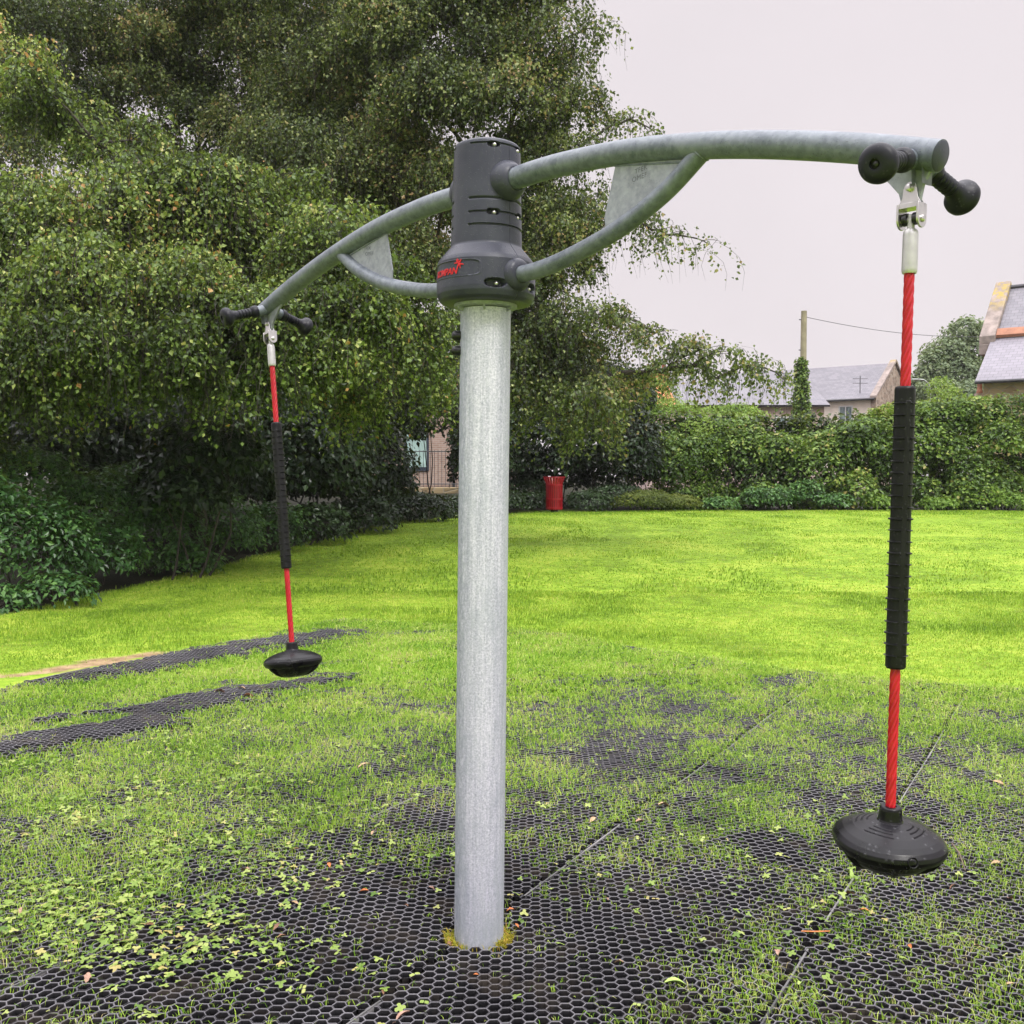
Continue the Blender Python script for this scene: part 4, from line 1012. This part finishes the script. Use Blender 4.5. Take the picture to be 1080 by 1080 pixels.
# hedge
def hedge():
    r = empty('hedge'); tag(r, 'long overgrown green hedge along the far side of the lawn', 'hedge'); L = Leaves(); mb = MB()
    tops = [(700, 462), (740, 460), (780, 458), (820, 458), (850, 460), (880, 458), (905, 442), (940, 424), (985, 426), (1020, 434), (1050, 428), (1085, 420), (1130, 428), (1180, 426)]
    u = 705
    while u < 1190:
        tv = np.interp(u, [p[0] for p in tops], [p[1] for p in tops]) + random.gauss(0, 3)
        d = 28.9 + random.gauss(0, .3)
        # lower, middle and top bulges
        for (fv, rr, dd) in ((526, 20, -.25), (500, 26, 0), (468, 26, .1), (tv + 20, 22, .35)):
            v = fv + random.gauss(0, 6); k = random.uniform(.62, 1.25); dd += random.gauss(0, .28)
            c = at(u + random.gauss(0, 5), max(v, tv + 16), d + dd); R3 = (px_r(d, rr * random.uniform(.9, 1.5)) * k, px_r(d, rr) * k, px_r(d, rr) * k * random.uniform(.75, 1.15))
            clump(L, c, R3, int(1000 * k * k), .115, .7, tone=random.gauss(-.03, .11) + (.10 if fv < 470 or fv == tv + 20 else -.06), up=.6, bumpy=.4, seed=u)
        u += 22
    for k in range(34):
        mb = MB(); x_ = 4.4 + k * .4; g = (x_, 28.9, .5); limb(mb, g, (x_ + random.gauss(0, .3), 28.9 + random.gauss(0, .2), random.uniform(1.8, 3.2)), .03, .008, n=5, sides=5); mb.build('stem', M['bark'], r)
    # the dense inside of the hedge
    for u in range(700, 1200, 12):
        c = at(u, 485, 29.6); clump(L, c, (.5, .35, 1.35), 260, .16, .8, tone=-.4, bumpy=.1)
    # arching shoots on the top
    T = []
    for u in range(705, 1180, 9):
        tv = np.interp(u, [p[0] for p in tops], [p[1] for p in tops]); c = at(u, tv + 6, 29.1)
        strands(L, T, c, (.35, .3, .15), 4, .40, 12, .085, .45, twig=False, tone=.12)
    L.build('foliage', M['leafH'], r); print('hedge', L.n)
hedge()
shrub('hedge_foot_plant', 'leafy plants with broad bluish leaves at the foot of the hedge', [(812, 524, 27.9, 30, 11), (850, 520, 27.9, 20, 13), (880, 528, 27.8, 20, 7), (760, 531, 27.9, 20, 6)], .10, M['leafE'], 800, 'plant', tone=.15, stems=False, up=1)
shrub('hedge_foot_plant', 'bright green bramble growing at the foot of the hedge on the right', [(1035, 524, 28.2, 30, 12), (1062, 528, 27.8, 20, 8), (990, 531, 27.9, 20, 6), (925, 530, 27.9, 18, 7)], .10, M['leafY'], 700, 'plant', tone=-.12, stems=False, up=.8)
# far tree behind the hedge
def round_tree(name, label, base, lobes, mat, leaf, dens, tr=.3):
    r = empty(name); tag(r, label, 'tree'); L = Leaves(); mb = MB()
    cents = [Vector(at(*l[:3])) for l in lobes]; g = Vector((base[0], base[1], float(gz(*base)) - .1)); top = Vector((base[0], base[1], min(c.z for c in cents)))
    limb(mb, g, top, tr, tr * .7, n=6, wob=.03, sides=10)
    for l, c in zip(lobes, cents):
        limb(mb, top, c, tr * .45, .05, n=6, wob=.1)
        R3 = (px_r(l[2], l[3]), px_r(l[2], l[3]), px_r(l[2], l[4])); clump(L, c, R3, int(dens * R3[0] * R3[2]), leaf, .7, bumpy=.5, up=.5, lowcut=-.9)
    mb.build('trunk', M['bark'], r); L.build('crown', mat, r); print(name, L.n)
round_tree('ash_tree', 'large rounded green tree beyond the hedge beside the stone house', (30.5, 74), [(1018, 350, 74, 20, 14), (1000, 372, 73, 22, 16), (1030, 375, 74, 24, 20), (985, 388, 72, 16, 18), (1012, 395, 72, 24, 18), (1040, 352, 75, 14, 12), (975, 400, 72, 12, 12), (1045, 400, 74, 20, 16), (960, 412, 73, 18, 12), (940, 418, 75, 16, 10), (990, 415, 70, 26, 14), (1020, 418, 70, 26, 14)], mat_leaf('hazed_tree_leaf', [(0, (.09, .14, .07)), (.5, (.17, .23, .11)), (1, (.28, .33, .17))], .25, .5, .2), .26, 1100)  # leaf colours lightened to paint in the distance haze
shrub('garden_shrub', 'yellow-green garden shrub just over the hedge left of the stone house', [(992, 412, 44, 14, 14), (1004, 418, 43, 12, 10)], .13, M['leafY'], 240)

# ------------------------------------------------------------------ red litter bin
def litter_bin():
    g = at(584.5, 540, 27.0); gx_, gy_ = g[0], 27.0; gz_ = float(gz(gx_, gy_))
    r = empty('litter_bin', (gx_, gy_, gz_)); tag(r, 'red slatted metal litter bin with flared rim at the lawn edge', 'litter bin')
    red = mat_simple('red_bin_paint', (.30, .004, .012), .40, 0, .2, 5, .1)
    cg = MB()
    for k in range(22):
        a = 2 * PI * k / 22; ca, sa = math.cos(a), math.sin(a); t = Vector((-sa, ca, 0))
        pr = [(.215, .06), (.215, .74), (.235, .80), (.285, .905)]
        for q in range(3):
            (r0, z0), (r1, z1) = pr[q], pr[q + 1]; w = .017
            P = [Vector((ca * r0, sa * r0, z0)), Vector((ca * r1, sa * r1, z1))]; o2 = Vector((ca, sa, 0)) * .004
            V = [P[0] - t * w - o2, P[0] + t * w - o2, P[0] + t * w + o2, P[0] - t * w + o2, P[1] - t * w - o2, P[1] + t * w - o2, P[1] + t * w + o2, P[1] - t * w + o2]
            cg.add(V, [(0, 1, 2, 3), (4, 7, 6, 5), (0, 4, 5, 1), (1, 5, 6, 2), (2, 6, 7, 3), (3, 7, 4, 0)])
    cg.build('slat_cage', red, r, smooth=False)
    rm = MB()
    rm.tube([(.288 * math.cos(a), .288 * math.sin(a), .91) for a in np.linspace(0, 2 * PI, 41)], .011, 8, False)
    rm.build('top_rim', red, r)
    for z in (.10, .33, .70):
        h = MB(); h.lathe([(.220, z - .018), (.225, z - .015), (.225, z + .015), (.220, z + .018)], 32); h.build('hoop', red, r)
    ln = MB(); ln.lathe([(.0, .05), (.195, .05), (.195, .68), (.188, .68), (.188, .07), (0, .07)], 28); ln.build('liner', mat_simple('dull_red_bin_liner', (.16, .006, .012), .55), r)
    ft = MB(); ft.lathe([(.10, -.02), (.10, .05), (.0, .05)], 20); ft.build('foot', M['black'], r)
litter_bin()

# ------------------------------------------------------------------ buildings
def uvquad(name, P, mat, parent, thick=.06):
    """roof slope: P = eave0, eave1, ridge1, ridge0; solid slab with UV in metres"""
    P = [Vector(p) for p in P]; n = (P[1] - P[0]).cross(P[3] - P[0]).normalized()
    if n.z < 0: n = -n
    V = P + [p - n * thick for p in P]
    F = [(0, 1, 2, 3), (7, 6, 5, 4), (0, 4, 5, 1), (1, 5, 6, 2), (2, 6, 7, 3), (3, 7, 4, 0)]
    me = bpy.data.meshes.new(name); me.from_pydata(V, [], F)
    uv = me.uv_layers.new(name='UVMap'); e = (P[1] - P[0]).normalized(); s = n.cross(e)
    for l in me.loops:
        v = Vector(me.vertices[l.vertex_index].co) - P[0]; uv.data[l.index].uv = (v.dot(e), v.dot(s))
    me.update(); return link(name, me, mat, parent)
def wall_frame(o, a, b):   # local frame
    return lambda x, y, z: (o[0] + a[0] * x + b[0] * y, o[1] + a[1] * x + b[1] * y, z)
M['slate'] = mat_slate('grey_roof_slate', (.14, .135, .155), (.195, .185, .205), 4.2); M['slate2'] = mat_slate('lilac_roof_slate', (.19, .18, .205), (.24, .225, .255), 4.2)
M['tile'] = mat_slate('orange_clay_tile', (.55, .16, .05), (.66, .24, .09), 3.5)
M['cream'] = mat_simple('cream_render', (.86, .76, .66), .8, 0, .12, 1.5)
M['sand'] = mat_stone('yellow_sandstone', [(0, (.34, .25, .15)), (.5, (.46, .35, .20)), (1, (.52, .42, .27))], (2.2, 2.2, 3.6), (.42, .36, .27))
M['rubble'] = mat_stone('brown_rubble_stone', [(0, (.22, .16, .13)), (.5, (.34, .25, .20)), (1, (.46, .36, .29))], (2.6, 2.6, 4.0), (.42, .36, .31))
def mat_coping():
    t = NT('weathered_coping_stone'); g = t.n('ShaderNodeNewGeometry'); n = t.noise(2.2, 6, .65, g.outputs['Position']); s2 = t.n('ShaderNodeSeparateXYZ'); t.l(g.outputs['Position'], s2.inputs[0])
    c = t.ramp(n, [(.35, (.20, .165, .15)), (.65, (.38, .31, .28))])
    li = t.math('MULTIPLY', t.maprange(s2.outputs[2], 9.0, 9.9), t.maprange(t.noise(3.1, 5, .7, g.outputs['Position']), .46, .56))
    t.bsdf(t.mix(t.math('MULTIPLY', li, .85), c, (.42, .31, .06)), .88, 0, t.bump(n, .5, .03)); return t.m
M['coping'] = mat_coping()
M['lichen'] = mat_simple('lichen_stone', (.48, .34, .06), .9, 0, .4, 5)
M['glass'] = (lambda t: (t.bsdf(t.mix(t.maprange(t.noise(2.5), .4, .6), (.06, .09, .10), (.20, .27, .27)), .08, 0, spec=.8), t.m)[1])(NT('window_glass'))
M['white'] = mat_simple('white_window_paint', (.75, .74, .73), .5, 0, .06)
M['lead'] = mat_simple('terracotta_flashing', (.40, .18, .11), .75, 0, .25, 3)
M['gutter'] = mat_simple('dark_gutter', (.05, .05, .055), .5)
def solid(name, fr, x0, x1, y0, y1, z0, z1, mat, parent, gable=None, smooth=False):
    """box walls; gable=(ridge_z) puts a pentagon end on x0 and x1 with the ridge along x"""
    mb = MB()
    if gable is None:
        V = [fr(x, y, z) for z in (z0, z1) for x, y in ((x0, y0), (x1, y0), (x1, y1), (x0, y1))]
        mb.add(V, [(3, 2, 1, 0), (4, 5, 6, 7), (0, 1, 5, 4), (1, 2, 6, 5), (2, 3, 7, 6), (3, 0, 4, 7)])
    else:
        ym = (y0 + y1) / 2
        V = [fr(x, y, z) for x in (x0, x1) for y, z in ((y0, z0), (y1, z0), (y1, z1), (ym, gable), (y0, z1))]
        mb.add(V, [(0, 1, 2, 3, 4), (9, 8, 7, 6, 5)] + [(k, (k + 1) % 5, 5 + (k + 1) % 5, 5 + k) for k in range(5)])
    return mb.build(name, mat, parent, smooth=False)
def window(fr, x, z, w, h, parent, y=0, mull=1):
    mb = MB()
    def bx(xa, xb, za, zb, d0, d1):
        V = [fr(q, p, r_) for r_ in (za, zb) for q, p in ((xa, d0), (xb, d0), (xb, d1), (xa, d1))]
        mb.add(V, [(3, 2, 1, 0), (4, 5, 6, 7), (0, 1, 5, 4), (1, 2, 6, 5), (2, 3, 7, 6), (3, 0, 4, 7)])
    f = .07
    bx(x, x + w, z, z + f, y - .06, y + .05); bx(x, x + w, z + h - f, z + h, y - .06, y + .05)
    bx(x, x + f, z + f, z + h - f, y - .058, y + .05); bx(x + w - f, x + w, z + f, z + h - f, y - .058, y + .05)
    for k in range(mull):
        q = x + w * (k + 1) / (mull + 1); bx(q - .03, q + .03, z + f, z + h - f, y - .052, y + .05)
    wo = mb.build('window', M['white'], parent, smooth=False)
    mb = MB(); bx(x + f, x + w - f, z + f, z + h - f, y - .02, y + .03); mb.build('pane', M['glass'], wo, smooth=False)
    mb = MB(); bx(x - .06, x + w + .06, z - .09, z - .003, y - .12, y + .05); mb.build('sill', M['coping'], wo, smooth=False)

# stone house on the right
def stone_house():
    r = empty('stone_house'); tag(r, 'sandstone house with steep slate roof and stone gable coping at the right edge', 'house')
    fr = wall_frame((19.8, 44.0), (.806, -.592), (.592, .806)); g = .0
    # front range: eave z 5.65 at y=0, break of slope at y=3 z 7.75, ridge y=6 z 10.35
    mb = MB(); prof = [(.25, -.2), (.25, 5.62), (3, 7.6), (6, 10.15), (9, 7.6), (11.8, 5.6), (11.8, -.2)]
    V = [fr(x, y, z) for x in (.3, 16) for y, z in prof]; n = len(prof)
    mb.add(V, [tuple(range(n)), tuple(range(n, 2 * n))[::-1]] + [(k, (k + 1) % n, n + (k + 1) % n, n + k) for k in range(n)])
    mb.build('wall', M['sand'], r, smooth=False)
    lo = uvquad('lower_roof', [fr(.05, -.15, 5.58), fr(16.3, -.15, 5.58), fr(16.3, 3.0, 7.72), fr(.05, 3.0, 7.72)], M['slate2'], r, .10)
    uvquad('upper_roof', [fr(.25, 3.08, 7.86), fr(16.3, 3.08, 7.86), fr(16.3, 6, 10.38), fr(.25, 6, 10.38)], M['slate'], r, .10)
    uvquad('rear_roof', [fr(16.3, 12, 5.5), fr(.25, 12, 5.5), fr(.25, 6, 10.38), fr(16.3, 6, 10.38)], M['slate'], r, .10)
    fl = MB(); P = [fr(.2, 2.9, 7.70), fr(16.3, 2.9, 7.70), fr(16.3, 3.15, 8.02), fr(.2, 3.15, 8.02)]; nn = Vector((0, -.1, .12))
    fl.add([Vector(p) for p in P] + [Vector(p) + nn for p in P], [(0, 1, 2, 3), (7, 6, 5, 4), (0, 4, 5, 1), (1, 5, 6, 2), (2, 6, 7, 3), (3, 7, 4, 0)]); fl.build('flashing', M['lead'], r, smooth=False)
    cp = MB()
    def slab(y0, z0, y1, z1, x0, x1, t):
        V = [fr(x, y, z) for x in (x0, x1) for y, z in ((y0, z0), (y1, z1), (y1, z1 + t), (y0, z0 + t))]
        cp.add(V, [(0, 1, 2, 3), (7, 6, 5, 4), (0, 4, 5, 1), (1, 5, 6, 2), (2, 6, 7, 3), (3, 7, 4, 0)])
    slab(2.7, 7.42, 6.05, 10.35, -.42, .24, .38); slab(6.05, 10.35, 12.2, 5.2, -.42, .24, .38)
    co = cp.build('gable_coping', M['coping'], r, smooth=False, bevel=.03)
    kn = MB(); V = [fr(x, y, z) for z in (6.95, 7.42) for x, y in ((-.40, 2.6), (.24, 2.6), (.24, 3.4), (-.40, 3.4))]; kn.add(V, [(3, 2, 1, 0), (4, 5, 6, 7), (0, 1, 5, 4), (1, 2, 6, 5), (2, 3, 7, 6), (3, 0, 4, 7)])
    kn.build('kneeler_stone', M['coping'], r, smooth=False, bevel=.03)
    rt = MB(); rt.tube([fr(.24, 6, 10.42), fr(16.3, 6, 10.42)], .10, 8); rt.build('ridge_tiles', M['slate'], r)
    gt = MB(); gt.tube([fr(.05, -.22, 5.50), fr(16.3, -.22, 5.50)], .07, 8); gt.build('gutter', M['gutter'], r)
    cm = MB(); p = fr(-.2, 1.4, 0); cm.box((p[0] + .12, p[1], 4.6), (.34, .34, 1.1)); ch = cm.build('chimney', M['rubble'], r, smooth=False)
    cm = MB(); cm.lathe([(.13, 5.15), (.14, 5.2), (.11, 5.28), (.10, 5.58), (.13, 5.62), (.09, 5.62)], 14, Matrix.Translation((p[0] + .12, p[1], 0))); cm.build('chimney_pot', M['lead'], ch)
    window(fr, 4.5, 2.6, 1.2, 1.5, r, .25)
stone_house()
# long slate roofed terrace in the middle distance
def terrace():
    r = empty('terraced_house'); tag(r, 'long cream rendered house with slate roof and rubble stone gable', 'house')
    fr0 = wall_frame((24.1, 68.0), (-.80, .60), (.60, .80))     # x runs away to the left along the eave
    fr = lambda x, y, z: fr0(x, y, z)
    mb = MB(); P = [(0, 0), (8, 0), (8, 6.8), (4, 9.15), (0, 6.8)]
    V = [fr(x, y, z) for x in (0, .35) for y, z in P]; mb.add(V, [(0, 1, 2, 3, 4), (9, 8, 7, 6, 5)] + [(k, (k + 1) % 5, 5 + (k + 1) % 5, 5 + k) for k in range(5)]); mb.build('gable_wall', M['rubble'], r, smooth=False)
    solid('wall', fr, .352, 13, .05, 7.95, 0, 6.7, M['cream'], r, gable=9.0)
    uvquad('front_roof', [fr(13, -.3, 6.62), fr(.25, -.3, 6.62), fr(.25, 4, 9.28), fr(13, 4, 9.28)], M['slate'], r, .08)
    uvquad('rear_roof', [fr(.25, 8.3, 6.62), fr(13, 8.3, 6.62), fr(13, 4, 9.28), fr(.25, 4, 9.28)], M['slate'], r, .08)
    cp = MB()
    for (y0, z0, y1, z1) in ((-.35, 6.62, 4, 9.36), (4, 9.36, 8.35, 6.62)):
        V = [fr(x, y, z) for x in (-.12, .30) for y, z in ((y0, z0), (y1, z1), (y1, z1 + .16), (y0, z0 + .16))]
        cp.add(V, [(0, 1, 2, 3), (7, 6, 5, 4), (0, 4, 5, 1), (1, 5, 6, 2), (2, 6, 7, 3), (3, 7, 4, 0)])
    cp.build('gable_coping', M['coping'], r, smooth=False)
    gt = MB(); gt.tube([fr(0, -.38, 6.56), fr(13, -.38, 6.56)], .08, 8); gt.tube([fr(4.2, -.1, 6.5), fr(4.2, -.1, 0)], .05, 6); gt.build('gutter', M['gutter'], r)
    for x_, w in ((1.55, .95), (3.4 + 1.4, .8), (8.2, 1.0), (11, 1.0)): window(fr, x_, 4.95, w, 1.25, r, .05)
    an = MB(); p = fr(1.2, .4, 0); an.tube([(p[0], p[1], 6.9), (p[0], p[1], 8.2)], .03, 5)
    for z in (7.7, 8.0): an.tube([(p[0] - .5, p[1], z), (p[0] + .5, p[1], z)], .018, 4)
    an.build('aerial', M['gutter'], r)
terrace()
def tiled_house():
    r = empty('tiled_house'); tag(r, 'pale house with orange clay tiles half hidden behind the drooping birch twigs', 'house')
    fr = wall_frame((6.6, 50.0), (1, 0), (0, 1))
    solid('wall', fr, 0, 8.6, 0, 7, 0, 5.0, mat_simple('pinkish_render', (.52, .40, .36), .8, 0, .15, 2), r, gable=6.3)
    uvquad('front_roof', [fr(-.2, -.3, 4.95), fr(1.4, -.3, 4.95), fr(1.4, 3.5, 6.45), fr(-.2, 3.5, 6.45)], M['tile'], r, .1)
    uvquad('front_roof', [fr(1.402, -.3, 4.95), fr(8.8, -.3, 4.95), fr(8.8, 3.5, 6.45), fr(1.402, 3.5, 6.45)], M['slate'], r, .1)
    uvquad('rear_roof', [fr(8.8, 7.3, 4.95), fr(-.2, 7.3, 4.95), fr(-.2, 3.5, 6.45), fr(8.8, 3.5, 6.45)], M['slate'], r, .1)
    c = MB(); c.box(fr(1.0, 3.2, 6.4), (.9, .6, 1.2)); ch = c.build('chimney', mat_simple('orange_brick', (.50, .20, .10), .85, 0, .3, 4), r, smooth=False, bevel=.02)
    for k in (-.25, .25):
        c = MB(); p = fr(1.0 + k, 3.2, 7.0); c.lathe([(.11, 0), (.13, .05), (.10, .1), (.095, .4), (.12, .42)], 12, Matrix.Translation(p)); c.build('chimney_pot', M['tile'], ch)
    for x_ in (1.8, 4.0, 6.2): window(fr, x_, 3.0, 1.1, 1.4, r)
tiled_house()
def brick_building():
    r = empty('brick_building'); tag(r, 'pinkish brick building with a tall pale window seen through the gap left of the pole', 'building')
    fr = wall_frame((-7.0, 38.0), (1, 0), (0, 1))
    t = NT('pinkish_brick'); br = t.n('ShaderNodeTexBrick'); br.inputs['Scale'].default_value = 1; br.inputs['Brick Width'].default_value = .225; br.inputs['Row Height'].default_value = .075; br.inputs['Mortar Size'].default_value = .006
    br.inputs['Color1'].default_value = (.36, .24, .19, 1); br.inputs['Color2'].default_value = (.45, .32, .26, 1); br.inputs['Mortar'].default_value = (.5, .45, .4, 1)
    tc = t.n('ShaderNodeTexCoord'); sx = t.n('ShaderNodeSeparateXYZ'); cb = t.n('ShaderNodeCombineXYZ'); t.l(tc.outputs['Object'], sx.inputs[0]); t.l(sx.outputs[0], cb.inputs[0]); t.l(sx.outputs[2], cb.inputs[1]); t.l(cb.outputs[0], br.inputs['Vector'])
    t.bsdf(br.outputs['Color'], .85)
    solid('wall', fr, 0, 7.4, 0, 5, 0, 6, t.m, r, gable=7.6)
    uvquad('front_roof', [fr(-.2, -.4, 5.95), fr(7.6, -.4, 5.95), fr(7.6, 2.5, 7.75), fr(-.2, 2.5, 7.75)], M['slate'], r, .1)
    uvquad('rear_roof', [fr(7.6, 5.4, 5.95), fr(-.2, 5.4, 5.95), fr(-.2, 2.5, 7.75), fr(7.6, 2.5, 7.75)], M['slate'], r, .1)
    mb = MB(); dk = mat_simple('dark_blue_grey_frame', (.035, .045, .065), .5)
    def bx(mb, xa, xb, za, zb, d0, d1):
        V = [fr(q, p, r_) for r_ in (za, zb) for q, p in ((xa, d0), (xb, d0), (xb, d1), (xa, d1))]
        mb.add(V, [(3, 2, 1, 0), (4, 5, 6, 7), (0, 1, 5, 4), (1, 2, 6, 5), (2, 3, 7, 6), (3, 0, 4, 7)])
    x0, x1, z0, z1 = 3.0, 3.92, 1.72, 3.5
    bx(mb, x0, x1, z0, z0 + .14, -.05, .05); bx(mb, x0, x1, z1 - .08, z1, -.05, .05); bx(mb, x0, x0 + .08, z0 + .14, z1 - .08, -.05, .05); bx(mb, x1 - .08, x1, z0 + .14, z1 - .08, -.05, .05)
    w = mb.build('window', dk, r, smooth=False)
    mb = MB(); bx(mb, x0 + .08, x1 - .08, z0 + .14, z1 - .08, -.03, .02); mb.build('pane', mat_simple('pale_teal_glass', (.42, .58, .54), .12, 0, .25, 3, .05), w, smooth=False)
    mb = MB(); mb.tube([fr(4.85, -.1, 1.1), fr(4.85, -.1, 5.9)], .055, 8); mb.build('downpipe', M['gutter'], r)
brick_building()
rail = empty('iron_railing'); tag(rail, 'thin black iron railing in front of the brick building', 'railing')
mb = MB()
for k in range(38): 
    x_ = -5.6 + k * .13; mb.tube([(x_, 36.2, 1.1), (x_, 36.2, 2.45)], .010, 5)
mb.build('bars', M['gutter'], rail); mb = MB(); mb.tube([(-5.7, 36.2, 2.40), (-.6, 36.2, 2.40)], .02, 6); mb.tube([(-5.7, 36.2, 1.25), (-.6, 36.2, 1.25)], .018, 6); mb.build('rails', M['gutter'], rail)
mb = MB(); mb.box((-3.2, 34.0, .85), (5.4, .35, .62)); o = mb.build('low_stone_wall', M['sand'], None, smooth=False, bevel=.02); tag(o, 'low sandy stone wall below the brick building', 'wall')

# telegraph pole with ivy, wire, street lamp
tp = empty('telegraph_pole'); tag(tp, 'wooden telegraph pole wrapped in ivy behind the hedge', 'telegraph pole')
pb = at(846, 470, 46.0); pt = at(848, 328, 46.0)
mb = MB(); mb.tube([(pb[0], 46, .3), (pb[0], 46, 3), (pt[0], 46, pt[2])], [.17, .16, .125], 14); mb.build('pole', mat_simple('weathered_wood_pole', (.30, .27, .17), .85, 0, .3, 2, .4, 20), tp)
mb = MB()
for z in (pt[2] - .4, pt[2] - 1.75): mb.tube([(pt[0], 46, z), (pt[0] - .22, 46, z + .02)], .025, 6)
mb.build('step_iron', M['gutter'], tp)
L = Leaves()
for k in range(9):
    c = at(845 + random.gauss(0, 2), 446 - k * 7.5, 45.9); clump(L, c, (.42 - .025 * k, .42 - .025 * k, .34), 340, .14, .8, tone=.12, bumpy=.5)
L.build('ivy', M['leafH'], tp)
w0 = Vector((pt[0], 46, pt[2] - .25)); w1 = Vector(at(1120, 345, 66)); mb = MB()
pts = [w0.lerp(w1, t) - Vector((0, 0, 1)) * 4 * .75 * t * (1 - t) for t in np.linspace(0, 1, 30)]
mb.tube(pts, .014, 5); w0b = Vector(at(700, 320, 60)); pts = [w0.lerp(w0b, t) - Vector((0, 0, 1)) * 1.5 * t * (1 - t) for t in np.linspace(0, 1, 16)]
mb.build('overhead_wire', M['gutter'], tp)
sl = empty('street_lamp'); tag(sl, 'small pale street lamp with curved arm above the hedge', 'street lamp')
lp = at(981, 402, 50); mb = MB(); gl = mat_simple('pale_lamp_metal', (.45, .48, .46), .5, .4)
mb.tube([(lp[0], 50, .3), (lp[0], 50, lp[2] - .45), (lp[0] - .08, 50, lp[2] - .12), (lp[0] - .3, 50, lp[2] + .06), (lp[0] - .62, 50, lp[2] + .10)], [.06, .045, .04, .035, .03], 8); mb.build('post', gl, sl)
mb = MB(); mb.box((lp[0] - .75, 50, lp[2] + .08), (.34, .16, .08)); mb.build('lamp_head', gl, sl, bevel=.02)

# misty air: one closed box round everything
hz = MB(); hz.box((0, 120, 15), (460, 480, 34)); hm_ = bpy.data.materials.new('misty_air'); hm_.use_nodes = True; ht = hm_.node_tree; ht.nodes.clear()
pv = ht.nodes.new('ShaderNodeVolumePrincipled'); pv.inputs['Color'].default_value = (.95, .93, .95, 1); pv.inputs['Density'].default_value = .00035; ho_ = ht.nodes.new('ShaderNodeOutputMaterial'); ht.links.new(pv.outputs[0], ho_.inputs['Volume'])
ho = hz.build('haze', hm_, None, smooth=False); tag(ho, 'thin drizzly mist hanging in the air over the park', 'haze', kind='stuff')

# ------------------------------------------------------------------ world, sun, camera
SUN_EL, SUN_AZ = math.radians(52), math.radians(150)        # azimuth clockwise from +Y (north): behind the camera to the right
w = bpy.data.worlds.new('World'); scene.world = w; w.use_nodes = True; nt = w.node_tree; nt.nodes.clear()
sky = nt.nodes.new('ShaderNodeTexSky'); sky.sky_type = 'NISHITA'; sky.sun_disc = False; sky.sun_elevation = SUN_EL; sky.sun_rotation = SUN_AZ; sky.air_density = 2; sky.dust_density = 6
tc = nt.nodes.new('ShaderNodeTexCoord'); sx = nt.nodes.new('ShaderNodeSeparateXYZ'); nt.links.new(tc.outputs['Generated'], sx.inputs[0])
mr = nt.nodes.new('ShaderNodeMapRange'); nt.links.new(sx.outputs[2], mr.inputs[0])
for k_, v_ in enumerate((.43, .95, 0, 1)): mr.inputs[k_ + 1].default_value = v_
cr = nt.nodes.new('ShaderNodeMix'); cr.data_type = 'RGBA'; nt.links.new(mr.outputs[0], cr.inputs[0]); cr.inputs[6].default_value = (7.85, 7.25, 7.55, 1); cr.inputs[7].default_value = (38, 37.2, 38.6, 1)   # overcast: brighter overhead
mx = nt.nodes.new('ShaderNodeMix'); mx.data_type = 'RGBA'; mx.inputs[0].default_value = .97; nt.links.new(sky.outputs[0], mx.inputs[6]); 
cn = nt.nodes.new('ShaderNodeTexNoise'); cn.inputs['Scale'].default_value = 2.2; cn.inputs['Detail'].default_value = 4; nt.links.new(tc.outputs['Generated'], cn.inputs['Vector'])
cm_ = nt.nodes.new('ShaderNodeMapRange'); nt.links.new(cn.outputs['Fac'], cm_.inputs[0])
for k_, v_ in enumerate((.3, .7, .955, 1.045)): cm_.inputs[k_ + 1].default_value = v_
cs_ = nt.nodes.new('ShaderNodeVectorMath'); cs_.operation = 'SCALE'; nt.links.new(cr.outputs[2], cs_.inputs[0]); nt.links.new(cm_.outputs[0], cs_.inputs['Scale']); nt.links.new(cs_.outputs[0], mx.inputs[7])
bg = nt.nodes.new('ShaderNodeBackground'); bg.inputs[1].default_value = .1; nt.links.new(mx.outputs[2], bg.inputs[0])
wo = nt.nodes.new('ShaderNodeOutputWorld'); nt.links.new(bg.outputs[0], wo.inputs[0])
sd = bpy.data.lights.new('sun', 'SUN'); sd.energy = 1.9; sd.angle = math.radians(14); sd.color = (1, .97, .93)
so = bpy.data.objects.new('sun', sd); col.objects.link(so)
dv = Vector((math.sin(SUN_AZ) * math.cos(SUN_EL), math.cos(SUN_AZ) * math.cos(SUN_EL), math.sin(SUN_EL)))
so.rotation_euler = dv.to_track_quat('Z', 'Y').to_euler()
cd = bpy.data.cameras.new('camera'); cam = bpy.data.objects.new('camera', cd); col.objects.link(cam)
cam.location = (0, 0, CAM_H); cam.rotation_euler = (PI / 2 - PITCH, 0, 0); cd.sensor_width = 36; cd.lens = 36; cd.clip_start = .05; cd.clip_end = 1000
scene.camera = cam
scene.view_settings.view_transform = 'Standard'; scene.view_settings.look = 'None'; scene.view_settings.exposure = .12; scene.view_settings.gamma = 1
scene.cycles.max_bounces = 6; scene.cycles.diffuse_bounces = 3; scene.cycles.glossy_bounces = 3; scene.cycles.transmission_bounces = 3; scene.cycles.transparent_max_bounces = 4
